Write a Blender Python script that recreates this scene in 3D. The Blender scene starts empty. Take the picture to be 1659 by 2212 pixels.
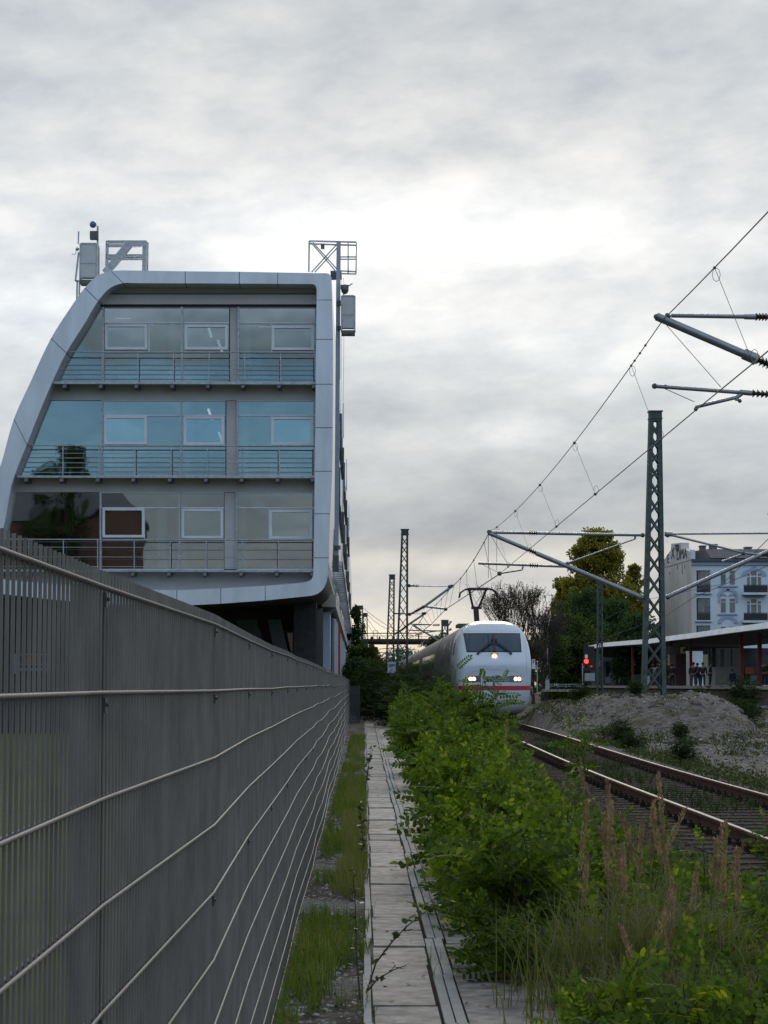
import bpy, math, random
import numpy as np
from mathutils import Vector, Matrix, Euler
R = math.radians
scene = bpy.context.scene
col = scene.collection

# ---------------------------------------------------------------- camera
CAMZ, PITCH, YAW, FV = 1.80, math.atan(372/4665.0), math.atan(54.5/4665.0), 4665.0
cam_data = bpy.data.cameras.new("camera")
cam = bpy.data.objects.new("camera", cam_data)
col.objects.link(cam)
cam_data.sensor_fit = 'HORIZONTAL'
cam_data.sensor_width = 36.0
cam_data.lens = 36.0*FV/1659.0
cam_data.clip_start = 0.05
cam_data.clip_end = 6000
cam.location = (0, 0, CAMZ)
cam.rotation_euler = (R(90)+PITCH, 0, -YAW)
scene.camera = cam
CM = Euler((R(90)+PITCH, 0, -YAW)).to_matrix()
CO = Vector((0, 0, CAMZ))

def ray(vx, vy):
    return CM @ Vector(((vx-829.5)/FV, -(vy-1106.0)/FV, -1.0))
def at(vx, vy, Y):                       # a point seen in the photograph, Y metres down the line
    r = ray(vx, vy)
    return CO + r*(Y/r.y)
def gp(vx, vy, z=0.0):
    r = ray(vx, vy)
    return CO + r*((z-CAMZ)/r.z)

# ---------------------------------------------------------------- world, sun, exposure
scene.view_settings.view_transform = 'Standard'
scene.view_settings.look = 'None'
scene.view_settings.exposure = 0.0
scene.view_settings.gamma = 1.0
SUN_EL, SUN_AZ = R(14), R(3)             # behind the cloud straight up the line
world = bpy.data.worlds.new("World")
scene.world = world
world.use_nodes = True
wt = world.node_tree
wt.nodes.clear()
class NT:
    def __init__(s, t): s.t = t
    def n(s, typ, **kw):
        nd = s.t.nodes.new(typ)
        for k, v in kw.items(): setattr(nd, k, v)
        return nd
    def l(s, a, b): s.t.links.new(a, b)
    def val(s, x, sock):
        if hasattr(x, 'is_linked'): s.l(x, sock)
        else: sock.default_value = x
    def m(s, op, a, b=0.0, c=None, clamp=False):
        nd = s.n('ShaderNodeMath', operation=op); nd.use_clamp = clamp
        s.val(a, nd.inputs[0]); s.val(b, nd.inputs[1])
        if c is not None: s.val(c, nd.inputs[2])
        return nd.outputs[0]
    def mix(s, f, a, b, blend='MIX'):
        nd = s.n('ShaderNodeMix', data_type='RGBA', blend_type=blend)
        s.val(f, nd.inputs['Factor'])
        for x, i in ((a, 6), (b, 7)):
            if hasattr(x, 'is_linked'): s.l(x, nd.inputs[i])
            else: nd.inputs[i].default_value = (*x, 1) if len(x) == 3 else x
        return nd.outputs[2]
    def ramp(s, f, pts, interp='LINEAR'):
        nd = s.n('ShaderNodeValToRGB'); s.l(f, nd.inputs[0]); cr = nd.color_ramp; cr.interpolation = interp
        while len(cr.elements) > 1: cr.elements.remove(cr.elements[-1])
        cr.elements[0].position = pts[0][0]; cr.elements[0].color = (*pts[0][1], 1)
        for p, c in pts[1:]:
            e = cr.elements.new(p); e.color = (*c, 1)
        return nd.outputs[0]
    def noise(s, vec, scale, detail=4, rough=.5, dist=0.0):
        nd = s.n('ShaderNodeTexNoise'); nd.inputs['Scale'].default_value = scale
        nd.inputs['Detail'].default_value = detail; nd.inputs['Roughness'].default_value = rough
        nd.inputs['Distortion'].default_value = dist
        if vec is not None: s.l(vec, nd.inputs['Vector'])
        return nd.outputs['Fac']
    def comb(s, x, y, z):
        nd = s.n('ShaderNodeCombineXYZ')
        for i, v in enumerate((x, y, z)): s.val(v, nd.inputs[i])
        return nd.outputs[0]
    def smooth(s, x, a, b):
        nd = s.n('ShaderNodeMapRange', interpolation_type='SMOOTHSTEP')
        s.val(x, nd.inputs[0]); nd.inputs[1].default_value = a; nd.inputs[2].default_value = b
        return nd.outputs[0]
W = NT(wt)
tc = W.n('ShaderNodeTexCoord'); sp = W.n('ShaderNodeSeparateXYZ'); W.l(tc.outputs['Generated'], sp.inputs[0])
X, Y_, Z = sp.outputs
sky = W.n('ShaderNodeTexSky', sky_type='NISHITA'); sky.sun_disc = False
sky.sun_elevation = SUN_EL; sky.sun_rotation = SUN_AZ; sky.air_density = 1.5; sky.dust_density = 2.0
zp = W.m('MAXIMUM', Z, 0.0)
zz = W.m('ADD', zp, 0.10)
px = W.m('DIVIDE', X, zz); py = W.m('DIVIDE', Y_, zz)
cz = W.m('MULTIPLY', W.m('POWER', W.m('ADD', zp, .02), .8), 15.0)
pv = W.comb(W.m('MULTIPLY', X, 6.0), W.m('ADD', cz, W.m('MULTIPLY', X, -1.2)), W.m('ADD', Y_, 3.7))
nA = W.noise(pv, 1.05, 4, .5, .25)         # big masses
nB = W.noise(W.comb(W.m('MULTIPLY', X, 7.5), W.m('ADD', cz, W.m('MULTIPLY', X, -1.0)), 9.1), 3.0, 8, .60, .1)
base = W.ramp(zp, [(0.0, (.60, .58, .49)), (.016, (.62, .59, .49)), (.026, (.53, .56, .57)), (.046, (.45, .51, .56)), (.057, (.54, .57, .57)), (.072, (.43, .50, .56)), (.12, (.54, .61, .67)),
                    (.165, (.67, .73, .78)), (.205, (.74, .78, .82)), (.245, (.64, .685, .73)), (.30, (.54, .59, .64)), (.40, (.50, .54, .60)), (1.0, (.62, .68, .76))])
front = W.smooth(Y_, -.35, .5)
backc = W.ramp(zp, [(0.0, (.22, .26, .28)), (.088, (.27, .32, .34)), (.097, (.25, .48, .64)), (.142, (.22, .44, .62)), (.152, (.22, .29, .32)), (.19, (.44, .58, .76)), (.26, (.73, .91, 1.18)), (.7, (.72, .88, 1.10)), (1.0, (.60, .68, .78))])
base = W.mix(front, backc, base)
amp = W.m('ADD', 1.0, W.m('MULTIPLY', W.m('SUBTRACT', nA, .5), .85))
amp = W.m('ADD', amp, W.m('MULTIPLY', W.m('SUBTRACT', nB, .5), .75))
clouds = W.mix(1.0, base, W.comb(W.m('POWER', amp, 1.25), amp, W.m('POWER', amp, .74)), 'MULTIPLY')
# the bright thinning of the cloud in front of the sun
def blob(az, el, sa, se, k, c):
    a = W.m('ARCTAN2', X, Y_)
    u = W.m('DIVIDE', W.m('SUBTRACT', a, az), sa); v = W.m('DIVIDE', W.m('SUBTRACT', Z, el), se)
    g = W.m('EXPONENT', W.m('MULTIPLY', W.m('ADD', W.m('MULTIPLY', u, u), W.m('MULTIPLY', v, v)), -1.0))
    g = W.m('MULTIPLY', g, W.m('MULTIPLY', W.m('ADD', nB, W.m('MULTIPLY', nA, .6)), k))
    g = W.m('MULTIPLY', g, front)
    return W.mix(1.0, (0, 0, 0), W.mix(1.0, W.comb(g, g, g), c, 'MULTIPLY'), 'ADD')
tot = clouds
for b in ((.02, .208, .115, .020, .26, (1, 1, 1)), (-.10, .17, .11, .02, .22, (1, 1, 1)), (.10, .15, .08, .018, .16, (1, .99, .97)), (.07, .115, .035, .008, .26, (1, .96, .90)),
          (-.05, .022, .09, .010, .70, (1.0, .78, .42)), (.0, .057, .12, .006, .16, (1, .93, .78))):
    tot = W.mix(1.0, tot, blob(*b), 'ADD')
skm = W.mix(1.0, sky.outputs[0], (.10, .10, .10), 'MULTIPLY')
tot = W.mix(.02, tot, skm)
bg = W.n('ShaderNodeBackground'); W.l(tot, bg.inputs[0]); bg.inputs[1].default_value = 1.0
wo = W.n('ShaderNodeOutputWorld'); W.l(bg.outputs[0], wo.inputs[0])

sd = bpy.data.lights.new("sun", 'SUN'); sd.energy = 1.1; sd.angle = R(14); sd.color = (1, .93, .82)
sun = bpy.data.objects.new("sun", sd); col.objects.link(sun)
sdir = Vector((math.sin(SUN_AZ)*math.cos(R(24)), math.cos(SUN_AZ)*math.cos(R(24)), math.sin(R(24))))
sun.rotation_euler = sdir.to_track_quat('Z', 'Y').to_euler(); sun.location = (0, 0, 60)

# ---------------------------------------------------------------- materials
MATS = {}
def mat(name, c, rough=.6, metal=0.0, var=.12, scale=3.0, bump=0.0, bscale=20.0, c2=None, spec=.5, island=0.0, stretch=None, emit=None, es=1.0):
    if name in MATS: return MATS[name]
    m = bpy.data.materials.new(name); m.use_nodes = True
    t = NT(m.node_tree); b = m.node_tree.nodes['Principled BSDF']
    g = t.n('ShaderNodeTexCoord').outputs['Object']
    if stretch:
        mp = t.n('ShaderNodeMapping'); mp.inputs['Scale'].default_value = stretch; t.l(g, mp.inputs[0]); g = mp.outputs[0]
    n = t.noise(g, scale, 6, .6)
    if c2 is None:
        lo = tuple(max(0, x*(1-var*1.6)) for x in c); hi = tuple(x*(1+var*1.6) for x in c)
    else: lo, hi = c, c2
    o = t.ramp(n, [(.32, lo), (.68, hi)])
    if island:
        ri = t.n('ShaderNodeNewGeometry').outputs['Random Per Island']
        k = t.m('ADD', 1-island, t.m('MULTIPLY', ri, 2*island))
        o = t.mix(1.0, o, t.comb(k, k, k), 'MULTIPLY')
    t.l(o, b.inputs['Base Color'])
    t.l(t.m('ADD', rough-.06, t.m('MULTIPLY', n, .12)), b.inputs['Roughness'])
    b.inputs['Metallic'].default_value = metal
    b.inputs['Specular IOR Level'].default_value = spec
    if bump:
        bn = t.n('ShaderNodeBump'); bn.inputs['Strength'].default_value = 1.0; bn.inputs['Distance'].default_value = bump
        t.l(t.noise(g, bscale, 5, .6), bn.inputs['Height']); t.l(bn.outputs[0], b.inputs['Normal'])
    if emit:
        b.inputs['Emission Color'].default_value = (*emit, 1); b.inputs['Emission Strength'].default_value = es
    MATS[name] = m
    return m
def leafmat(name, ca, cb, cc=None, trans=.35, fscale=1.2, gloss=.5):
    if name in MATS: return MATS[name]
    m = bpy.data.materials.new(name); m.use_nodes = True
    t = NT(m.node_tree); t.t.nodes.remove(t.t.nodes['Principled BSDF']); out = t.t.nodes['Material Output']
    g = t.n('ShaderNodeTexCoord').outputs['Object']
    ri = t.n('ShaderNodeNewGeometry').outputs['Random Per Island']
    f = t.m('ADD', t.m('MULTIPLY', ri, .45), t.m('MULTIPLY', t.noise(g, fscale, 3), .75))
    pts = [(.22, ca), (.75, cb)]
    if cc: pts.append((.93, cc))
    o = t.ramp(f, pts)
    d = t.n('ShaderNodeBsdfPrincipled'); t.l(o, d.inputs['Base Color']); d.inputs['Roughness'].default_value = gloss; d.inputs['Specular IOR Level'].default_value = .15
    tr = t.n('ShaderNodeBsdfTranslucent'); t.l(t.mix(1.0, o, (1.5, 1.6, .5), 'MULTIPLY'), tr.inputs[0])
    mx = t.n('ShaderNodeMixShader'); mx.inputs[0].default_value = trans
    t.l(d.outputs[0], mx.inputs[1]); t.l(tr.outputs[0], mx.inputs[2]); t.l(mx.outputs[0], out.inputs[0])
    MATS[name] = m
    return m
def glassmat(name, tint, refl=.35, tr=.6, wob=(.012, .35)):
    if name in MATS: return MATS[name]
    m = bpy.data.materials.new(name); m.use_nodes = True
    t = NT(m.node_tree); t.t.nodes.remove(t.t.nodes['Principled BSDF']); out = t.t.nodes['Material Output']
    T = t.n('ShaderNodeBsdfTransparent'); T.inputs[0].default_value = (*tint, 1)
    G = t.n('ShaderNodeBsdfGlossy'); G.inputs['Roughness'].default_value = .015; G.inputs[0].default_value = (.95, .98, 1, 1)
    g = t.n('ShaderNodeTexCoord').outputs['Object']
    bn = t.n('ShaderNodeBump'); bn.inputs['Distance'].default_value = wob[0]; t.l(t.noise(g, wob[1], 2), bn.inputs['Height']); t.l(bn.outputs[0], G.inputs['Normal'])
    F = t.n('ShaderNodeFresnel'); F.inputs[0].default_value = 1.5
    mx = t.n('ShaderNodeMixShader'); t.l(t.m('MAXIMUM', F.outputs[0], refl), mx.inputs[0])
    t.l(T.outputs[0], mx.inputs[1]); t.l(G.outputs[0], mx.inputs[2]); t.l(mx.outputs[0], out.inputs[0])
    MATS[name] = m
    return m

# ---------------------------------------------------------------- mesh helpers
def wloc(o):
    v = Vector((0, 0, 0))
    while o is not None:
        v = v + o.location; o = o.parent
    return v
def link_mesh(name, me, m, parent=None):
    o = bpy.data.objects.new(name, me); col.objects.link(o)
    if m is not None and not me.materials: me.materials.append(m)
    if parent is not None: o.parent = parent
    return o
class MB:
    def __init__(s): s.v = []; s.f = []; s.sm = []
    def add(s, vs, fs, smooth=False):
        b = len(s.v); s.v.extend([tuple(v) for v in vs])
        for f in fs: s.f.append(tuple(i+b for i in f)); s.sm.append(smooth)
        return s
    def hexa(s, p):      # 8 points: bottom 4 then top 4
        return s.add(p, [(0, 3, 2, 1), (4, 5, 6, 7), (0, 1, 5, 4), (1, 2, 6, 5), (2, 3, 7, 6), (3, 0, 4, 7)])
    def box(s, x0, x1, y0, y1, z0, z1):
        return s.hexa([(x0, y0, z0), (x1, y0, z0), (x1, y1, z0), (x0, y1, z0), (x0, y0, z1), (x1, y0, z1), (x1, y1, z1), (x0, y1, z1)])
    def tube(s, a, b, r, n=6, r2=None, caps=True):
        a = Vector(a); b = Vector(b); d = b-a
        if d.length < 1e-6: return s
        r2 = r if r2 is None else r2
        d.normalize(); u = d.orthogonal().normalized(); w = d.cross(u)
        vs = []
        for p, q in ((a, r), (b, r2)):
            for i in range(n):
                t = 2*math.pi*i/n; vs.append(p+u*(math.cos(t)*q)+w*(math.sin(t)*q))
        fs = [(i, (i+1) % n, n+(i+1) % n, n+i) for i in range(n)]
        s.add(vs, fs, n > 5)
        if caps: s.add(vs[:n], [tuple(reversed(range(n)))]); s.add(vs[n:], [tuple(range(n))])
        return s
    def path(s, pts, r, n=5, r2=None):
        r2 = r if r2 is None else r2; k = len(pts)-1
        for i in range(k):
            s.tube(pts[i], pts[i+1], r+(r2-r)*i/k, n, r+(r2-r)*(i+1)/k, caps=False)
        return s
    def bar(s, a, b, w, h, up=(0, 0, 1)):
        a = Vector(a); b = Vector(b); d = (b-a).normalized(); up = Vector(up)
        if abs(d.dot(up)) > .98: up = Vector((0, 1, 0))
        x = d.cross(up).normalized()*(w/2); z = x.cross(d).normalized()*(h/2)
        return s.hexa([a-x-z, a+x-z, b+x-z, b-x-z, a-x+z, a+x+z, b+x+z, b-x+z])
    def ball(s, c, r, n=8, m=5, sc=(1, 1, 1)):
        c = Vector(c); vs = []; fs = []
        for j in range(1, m):
            ph = math.pi*j/m
            for i in range(n):
                th = 2*math.pi*i/n
                vs.append((c.x+r*sc[0]*math.sin(ph)*math.cos(th), c.y+r*sc[1]*math.sin(ph)*math.sin(th), c.z+r*sc[2]*math.cos(ph)))
        t = len(vs); vs.append((c.x, c.y, c.z+r*sc[2])); vs.append((c.x, c.y, c.z-r*sc[2]))
        for j in range(m-2):
            for i in range(n): fs.append((j*n+i, (j+1)*n+i, (j+1)*n+(i+1) % n, j*n+(i+1) % n))
        for i in range(n): fs.append((t, i, (i+1) % n)); fs.append((t+1, (m-2)*n+(i+1) % n, (m-2)*n+i))
        return s.add(vs, fs, True)
    def build(s, name, m, parent=None):
        off = wloc(parent)
        me = bpy.data.meshes.new(name)
        me.from_pydata([(v[0]-off.x, v[1]-off.y, v[2]-off.z) for v in s.v], [], s.f)
        me.polygons.foreach_set('use_smooth', s.sm); me.update()
        return link_mesh(name, me, m, parent)
def np_mesh(name, V, F, m, parent=None, smooth=False):     # V (n,3), F (k,c) all same corner count
    off = wloc(parent)
    V = np.asarray(V, dtype=np.float32)-np.array(off, dtype=np.float32)
    F = np.asarray(F, dtype=np.int32); k, c = F.shape
    me = bpy.data.meshes.new(name)
    me.vertices.add(len(V)); me.vertices.foreach_set('co', V.ravel())
    me.loops.add(k*c); me.loops.foreach_set('vertex_index', F.ravel())
    me.polygons.add(k); me.polygons.foreach_set('loop_start', np.arange(0, k*c, c, dtype=np.int32))
    me.polygons.foreach_set('loop_total', np.full(k, c, dtype=np.int32))
    if smooth: me.polygons.foreach_set('use_smooth', np.ones(k, dtype=bool))
    me.update(calc_edges=True)
    return link_mesh(name, me, m, parent)
def tag(o, label=None, cat=None, group=None, kind=None):
    if label: o['label'] = label
    if cat: o['category'] = cat
    if group: o['group'] = group
    if kind: o['kind'] = kind
    return o
def empty(name, loc, label, cat, group=None):
    o = bpy.data.objects.new(name, None); col.objects.link(o); o.location = loc; o.empty_display_size = .2
    return tag(o, label, cat, group)
def text_mesh(name, s, size, m, parent, loc, rot=(R(90), 0, 0), depth=.01, shear=0.0, sx=1.0):
    cu = bpy.data.curves.new(name, 'FONT'); cu.body = s; cu.size = size; cu.extrude = depth; cu.align_x = 'CENTER'; cu.align_y = 'CENTER'; cu.shear = shear
    t = bpy.data.objects.new(name, cu); col.objects.link(t); bpy.context.view_layer.update()
    me = bpy.data.meshes.new_from_object(t.evaluated_get(bpy.context.evaluated_depsgraph_get()))
    bpy.data.objects.remove(t); me.materials.clear()
    o = link_mesh(name, me, m, parent)
    off = wloc(parent); o.location = Vector(loc)-off; o.rotation_euler = rot; o.scale = (sx, 1, 1)
    return o
def copy_tree(o, parent=None, loc=None, label=None):
    c = o.copy(); col.objects.link(c); c.parent = parent
    if loc is not None: c.location = loc
    if label: c['label'] = label
    for ch in list(o.children): copy_tree(ch, c)
    return c

# ---------------------------------------------------------------- palette
m_frame = mat('grey metal panel', (.57, .61, .67), .38, .3, .07, 1.6, spec=.4, stretch=(1, 1, .25))
m_joint = mat('dark joint', (.05, .055, .06), .8)
m_spandrel = mat('grey spandrel', (.46, .45, .45), .55, .1, .05, 1.0)
m_wframe = mat('light window frame', (.60, .63, .68), .4, .1, .04)
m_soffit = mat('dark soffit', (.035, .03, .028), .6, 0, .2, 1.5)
m_steel = mat('galvanised steel', (.36, .38, .41), .42, .6, .15, 6)
m_dsteel = mat('dark steel', (.09, .10, .11), .5, .4, .2, 6)
m_glass = glassmat('window glass', (.55, .70, .75), .42)
m_cglass = glassmat('curved window glass', (.50, .66, .72), .40, wob=(.035, .2))
m_dglass = mat('dark glass', (.012, .016, .02), .06, 0, .05, 1, spec=.8)
m_white = mat('white paint', (.72, .74, .76), .35, 0, .04, 2)
m_mast = mat('green mast paint', (.055, .075, .070), .6, .2, .25, 5)
m_rust = mat('rusty steel', (.075, .040, .027), .9, .0, .3, 9, spec=.1)
m_concrete = mat('concrete', (.32, .30, .28), .85, 0, .18, 2.5, .004, 30)
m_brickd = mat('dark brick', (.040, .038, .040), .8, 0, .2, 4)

# ================================================================ GROUND
def ctr(y):                                  # centre line of the main track
    t = min(max((y-30)/50.0, 0), 1); t = t*t*(3-2*t)
    return 4.62+.60*t
RAILZ = .35
def hash2(x, y):
    v = math.sin(x*12.9898+y*78.233)*43758.5453
    return v-math.floor(v)
def vnoise(x, y):
    xi, yi = math.floor(x), math.floor(y); fx, fy = x-xi, y-yi
    fx = fx*fx*(3-2*fx); fy = fy*fy*(3-2*fy)
    return (hash2(xi, yi)*(1-fx)+hash2(xi+1, yi)*fx)*(1-fy)+(hash2(xi, yi+1)*(1-fx)+hash2(xi+1, yi+1)*fx)*fy
def sst(x, a, b):
    t = min(max((x-a)/(b-a), 0), 1); return t*t*(3-2*t)
def mound(x, y):
    u = (x-10.35)/3.25; v = (y-78)/(12 if y < 78 else 9)
    r = (abs(u)**2.6+abs(v)**2.4)
    w = 1.25*(1-sst(r, .16, 1.15))
    u2 = (x-7.6)/1.5; v2 = (y-80)/9
    w = max(w, 1.05*math.exp(-(u2*u2+v2*v2)))
    return w*(1+.12*(vnoise(x*.9, y*.4)-.5))+.13*(vnoise(x*1.9, y*.9)-.5)*min(1, w)+.20*(vnoise(x*4.3, y*2.1)-.5)*min(1, w)
def gz(x, y):
    z = -.02
    d = abs(x-ctr(y)) if y < 200 else 9
    b = .180*(1-sst(d, 1.40, 2.5)); z = max(z, b)
    if x > ctr(y)+1.4:
        z = max(z, .05+.12*sst(x, 6.2, 8)+mound(x, y)*.96+.10*(vnoise(x*.8, y*.25)-.5)*sst(x, 6.4, 7.5))
    if x > 14: z = max(z, .1)
    return z
def rows(a, b, step0, grow, mx):
    out = [a]; s = step0
    while out[-1] < b: out.append(out[-1]+s); s = min(s*grow, mx)
    return out
xs = [-2500, -900, -300, -120, -60, -30, -16, -8, -4, -2]+[-1+.25*i for i in range(76)]+[19, 21, 25, 32, 45, 70, 130, 320, 900, 2500]
ys = [-300, -80, -20]+rows(-4, 110, .5, 1.0, .5)+rows(112, 420, 4, 1.06, 30)+[600, 1000, 2000, 4000]
GV = [(x, y, gz(x, y)) for y in ys for x in xs]; nx = len(xs)
GF = [(j*nx+i, j*nx+i+1, (j+1)*nx+i+1, (j+1)*nx+i) for j in range(len(ys)-1) for i in range(nx-1)]
mg = bpy.data.materials.new('ground earth'); mg.use_nodes = True
t = NT(mg.node_tree); bs = mg.node_tree.nodes['Principled BSDF']
go = t.n('ShaderNodeTexCoord').outputs['Object']; sx = t.n('ShaderNodeSeparateXYZ'); t.l(go, sx.inputs[0])
gx, gy, gzz = sx.outputs
n1 = t.noise(go, 1.1, 6, .65); n2 = t.noise(go, 9, 5, .7); n3 = t.noise(go, .28, 3)
soil = t.ramp(n2, [(.3, (.030, .024, .018)), (.7, (.085, .070, .050))])
sand = t.ramp(t.noise(go, 5, 8, .75), [(.36, (.060, .050, .042)), (.5, (.135, .122, .108)), (.64, (.215, .198, .178))])
gravel = t.ramp(t.noise(go, 26, 4, .8), [(.35, (.07, .066, .06)), (.65, (.24, .23, .215))])
green = t.ramp(n2, [(.3, (.040, .042, .022)), (.7, (.10, .098, .055))])
lawn = t.ramp(n1, [(.3, (.085, .095, .030)), (.7, (.14, .145, .050))])
ball = t.ramp(t.noise(go, 22, 4, .8), [(.35, (.012, .010, .009)), (.65, (.042, .034, .028))])
base_ = t.mix(t.smooth(gx, 5.6, 6.6), ball, t.mix(t.smooth(t.m('ADD', n1, t.m('MULTIPLY', n3, .4)), .72, .86), sand, green))
base_ = t.mix(t.smooth(gy, 92, 110), base_, t.mix(t.smooth(n1, .4, .6), green, soil))
left = t.mix(t.smooth(gx, -.62, -.52), lawn, t.mix(t.smooth(n1, .42, .55), gravel, soil))
base_ = t.mix(t.smooth(gx, .3, .5), left, base_)
t.l(base_, bs.inputs['Base Color']); bs.inputs['Roughness'].default_value = .95; bs.inputs['Specular IOR Level'].default_value = .08
bn = t.n('ShaderNodeBump'); bn.inputs['Distance'].default_value = .09; t.l(t.noise(go, 6, 8, .75), bn.inputs['Height']); t.l(bn.outputs[0], bs.inputs['Normal'])
ground = np_mesh('ground', GV, GF, mg, None, True); tag(ground, 'dark earth and sandy ground with weeds around the track', 'ground', kind='structure')

# ---------------------------------------------------------------- path of duct covers and slabs
m_slab = mat('concrete slab', (.235, .212, .190), .85, 0, .34, 6.5, .005, 45, island=.26)
m_kerb = mat('concrete kerb', (.19, .195, .188), .85, 0, .15, 3, .003, 40, island=.08)
rnd = random.Random(5)
mb = MB(); kb = MB()
def px0(y): return .035+.0028*(y-11.4)+.008*math.sin(y*.9)
y = 3.0
while y < 115:
    L = .5 if y > 40 else .92
    z = .012+rnd.uniform(-.006, .008); g = .012; s = rnd.uniform(-.006, .006); x = px0(y)
    tl, tr_ = rnd.uniform(-.004, .004), rnd.uniform(-.003, .003)
    mb.hexa([(x+.055+s, y+g, -.05), (x+.405+s, y+g, -.05), (x+.405+s, y+L-g, -.05), (x+.055+s, y+L-g, -.05),
             (x+.055+s, y+g, z), (x+.405+s, y+g, z+tl), (x+.405+s, y+L-g, z+tl+tr_), (x+.055+s, y+L-g, z+tr_)])
    y += L
y = 2.6
while y < 115:
    L = 1.25; x = px0(y); z = .008+rnd.uniform(-.006, .007)
    mb.box(x+.56, x+1.12, y+.012, y+L-.012, -.05, z)
    mb.box(x+1.14, x+1.70, y+.012, y+L-.012, -.05, z-.006)
    y += L
y = 2
while y < 115:
    L = 1.9; x = px0(y)
    for a, b in ((0, .042), (.425, .478), (.490, .545)):
        s = rnd.uniform(-.003, .003); kb.box(x+a+s, x+b+s, y+.005, y+L-.005, -.05, .028+rnd.uniform(-.003, .003))
    y += L
path = mb.build('path', m_slab); tag(path, 'path of worn concrete duct covers and slabs beside the fence', 'path', kind='structure')
kb.build('kerb_strip', m_kerb, path)
bed = MB(); bed.box(.06, 1.9, 2, 116, -.06, -.035); bed.build('joint_bed', m_joint, path)

# ================================================================ FENCE
m_wire = mat('grey fence wire', (.165, .153, .135), .62, .1, .14, 4, spec=.25)
m_post = mat('grey fence post', (.10, .10, .10), .5, .2, .1, 5)
m_clamp = mat('fence clamp', (.09, .09, .09), .45, .5, .1, 20)
rnd = random.Random(11)
PY = [1.65, 4.12, 6.52, 8.95, 11.4]; PD = [.50, .488, .438, .458, .462]; PZ = [.002, .004, .0, .0, -.004]
while PY[-1] < 98:
    PY.append(PY[-1]+2.46); PD.append(.462+rnd.uniform(-.012, .012)-.0004*(PY[-1]-11)); PZ.append(rnd.uniform(-.012, .012))
fence = empty('wire_fence', (-PD[0], PY[0], 0), 'long grey double wire mesh fence running along the path to the building', 'fence')
for i in range(len(PY)-1):
    y0, y1, x0, x1, z0, z1 = PY[i], PY[i+1], -PD[i], -PD[i+1], PZ[i], PZ[i+1]
    mb = MB(); n = 49
    nb = 8 if y0 < 9 else (6 if y0 < 25 else 4)
    for k in range(n):
        f = (k+.5)/n; x = x0+(x1-x0)*f; y = y0+(y1-y0)*f; z = z0+(z1-z0)*f
        mb.tube((x, y, z+.02), (x, y, z+2.012), .003, nb, caps=True)
    for k in range(11):
        z = 1.98-.2*k; r = .004; q = 6 if y0 < 25 else 4
        if z < 0.02: z = .03
        for sgn in (-1, 1):
            mb.tube((x0+sgn*.0068, y0, z0+z), (x1+sgn*.0068, y1, z1+z), r, q, caps=False)
    mb.build('mesh_panel', m_wire, fence)
for i in range(len(PY)):
    x, y, z = -PD[i], PY[i], PZ[i]
    mb = MB(); mb.box(x-.058, x-.016, y-.03, y+.03, -.02, 1.985+z)
    po = mb.build('post', m_post, fence)
    if y < 45:
        for k in (0, 1, 4, 8):
            zz_ = 1.98-.2*k+z-.018; cb = MB()
            cb.box(x-.014, x+.009, y-.011, y+.011, zz_-.020, zz_+.008); cb.tube((x+.006, y, zz_-.004), (x+.014, y, zz_-.004), .0045, 8)
            cb.build('clamp', m_clamp, po)
# the short dark return of fence at the far end
f2 = empty('mesh_gate', (-.42, 98.6, 0), 'short dark mesh fence section closing off the far end of the long grey fence', 'fence')
mb = MB(); a = Vector((-.42, 98.6, 0)); b = Vector((.03, 101.5, 0))
for k in range(60):
    p = a+(b-a)*(k/59); mb.tube(p, p+Vector((0, 0, 1.72)), .004, 4)
for k in range(30): mb.tube(a+Vector((0, 0, .03+k*.058)), b+Vector((0, 0, .03+k*.058)), .004, 4)
mb.build('mesh_panel', m_dsteel, f2)
for p in (a, b):
    mb = MB(); mb.box(p.x-.03, p.x+.03, p.y-.03, p.y+.03, 0, 1.76); mb.build('post', m_dsteel, f2)

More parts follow.
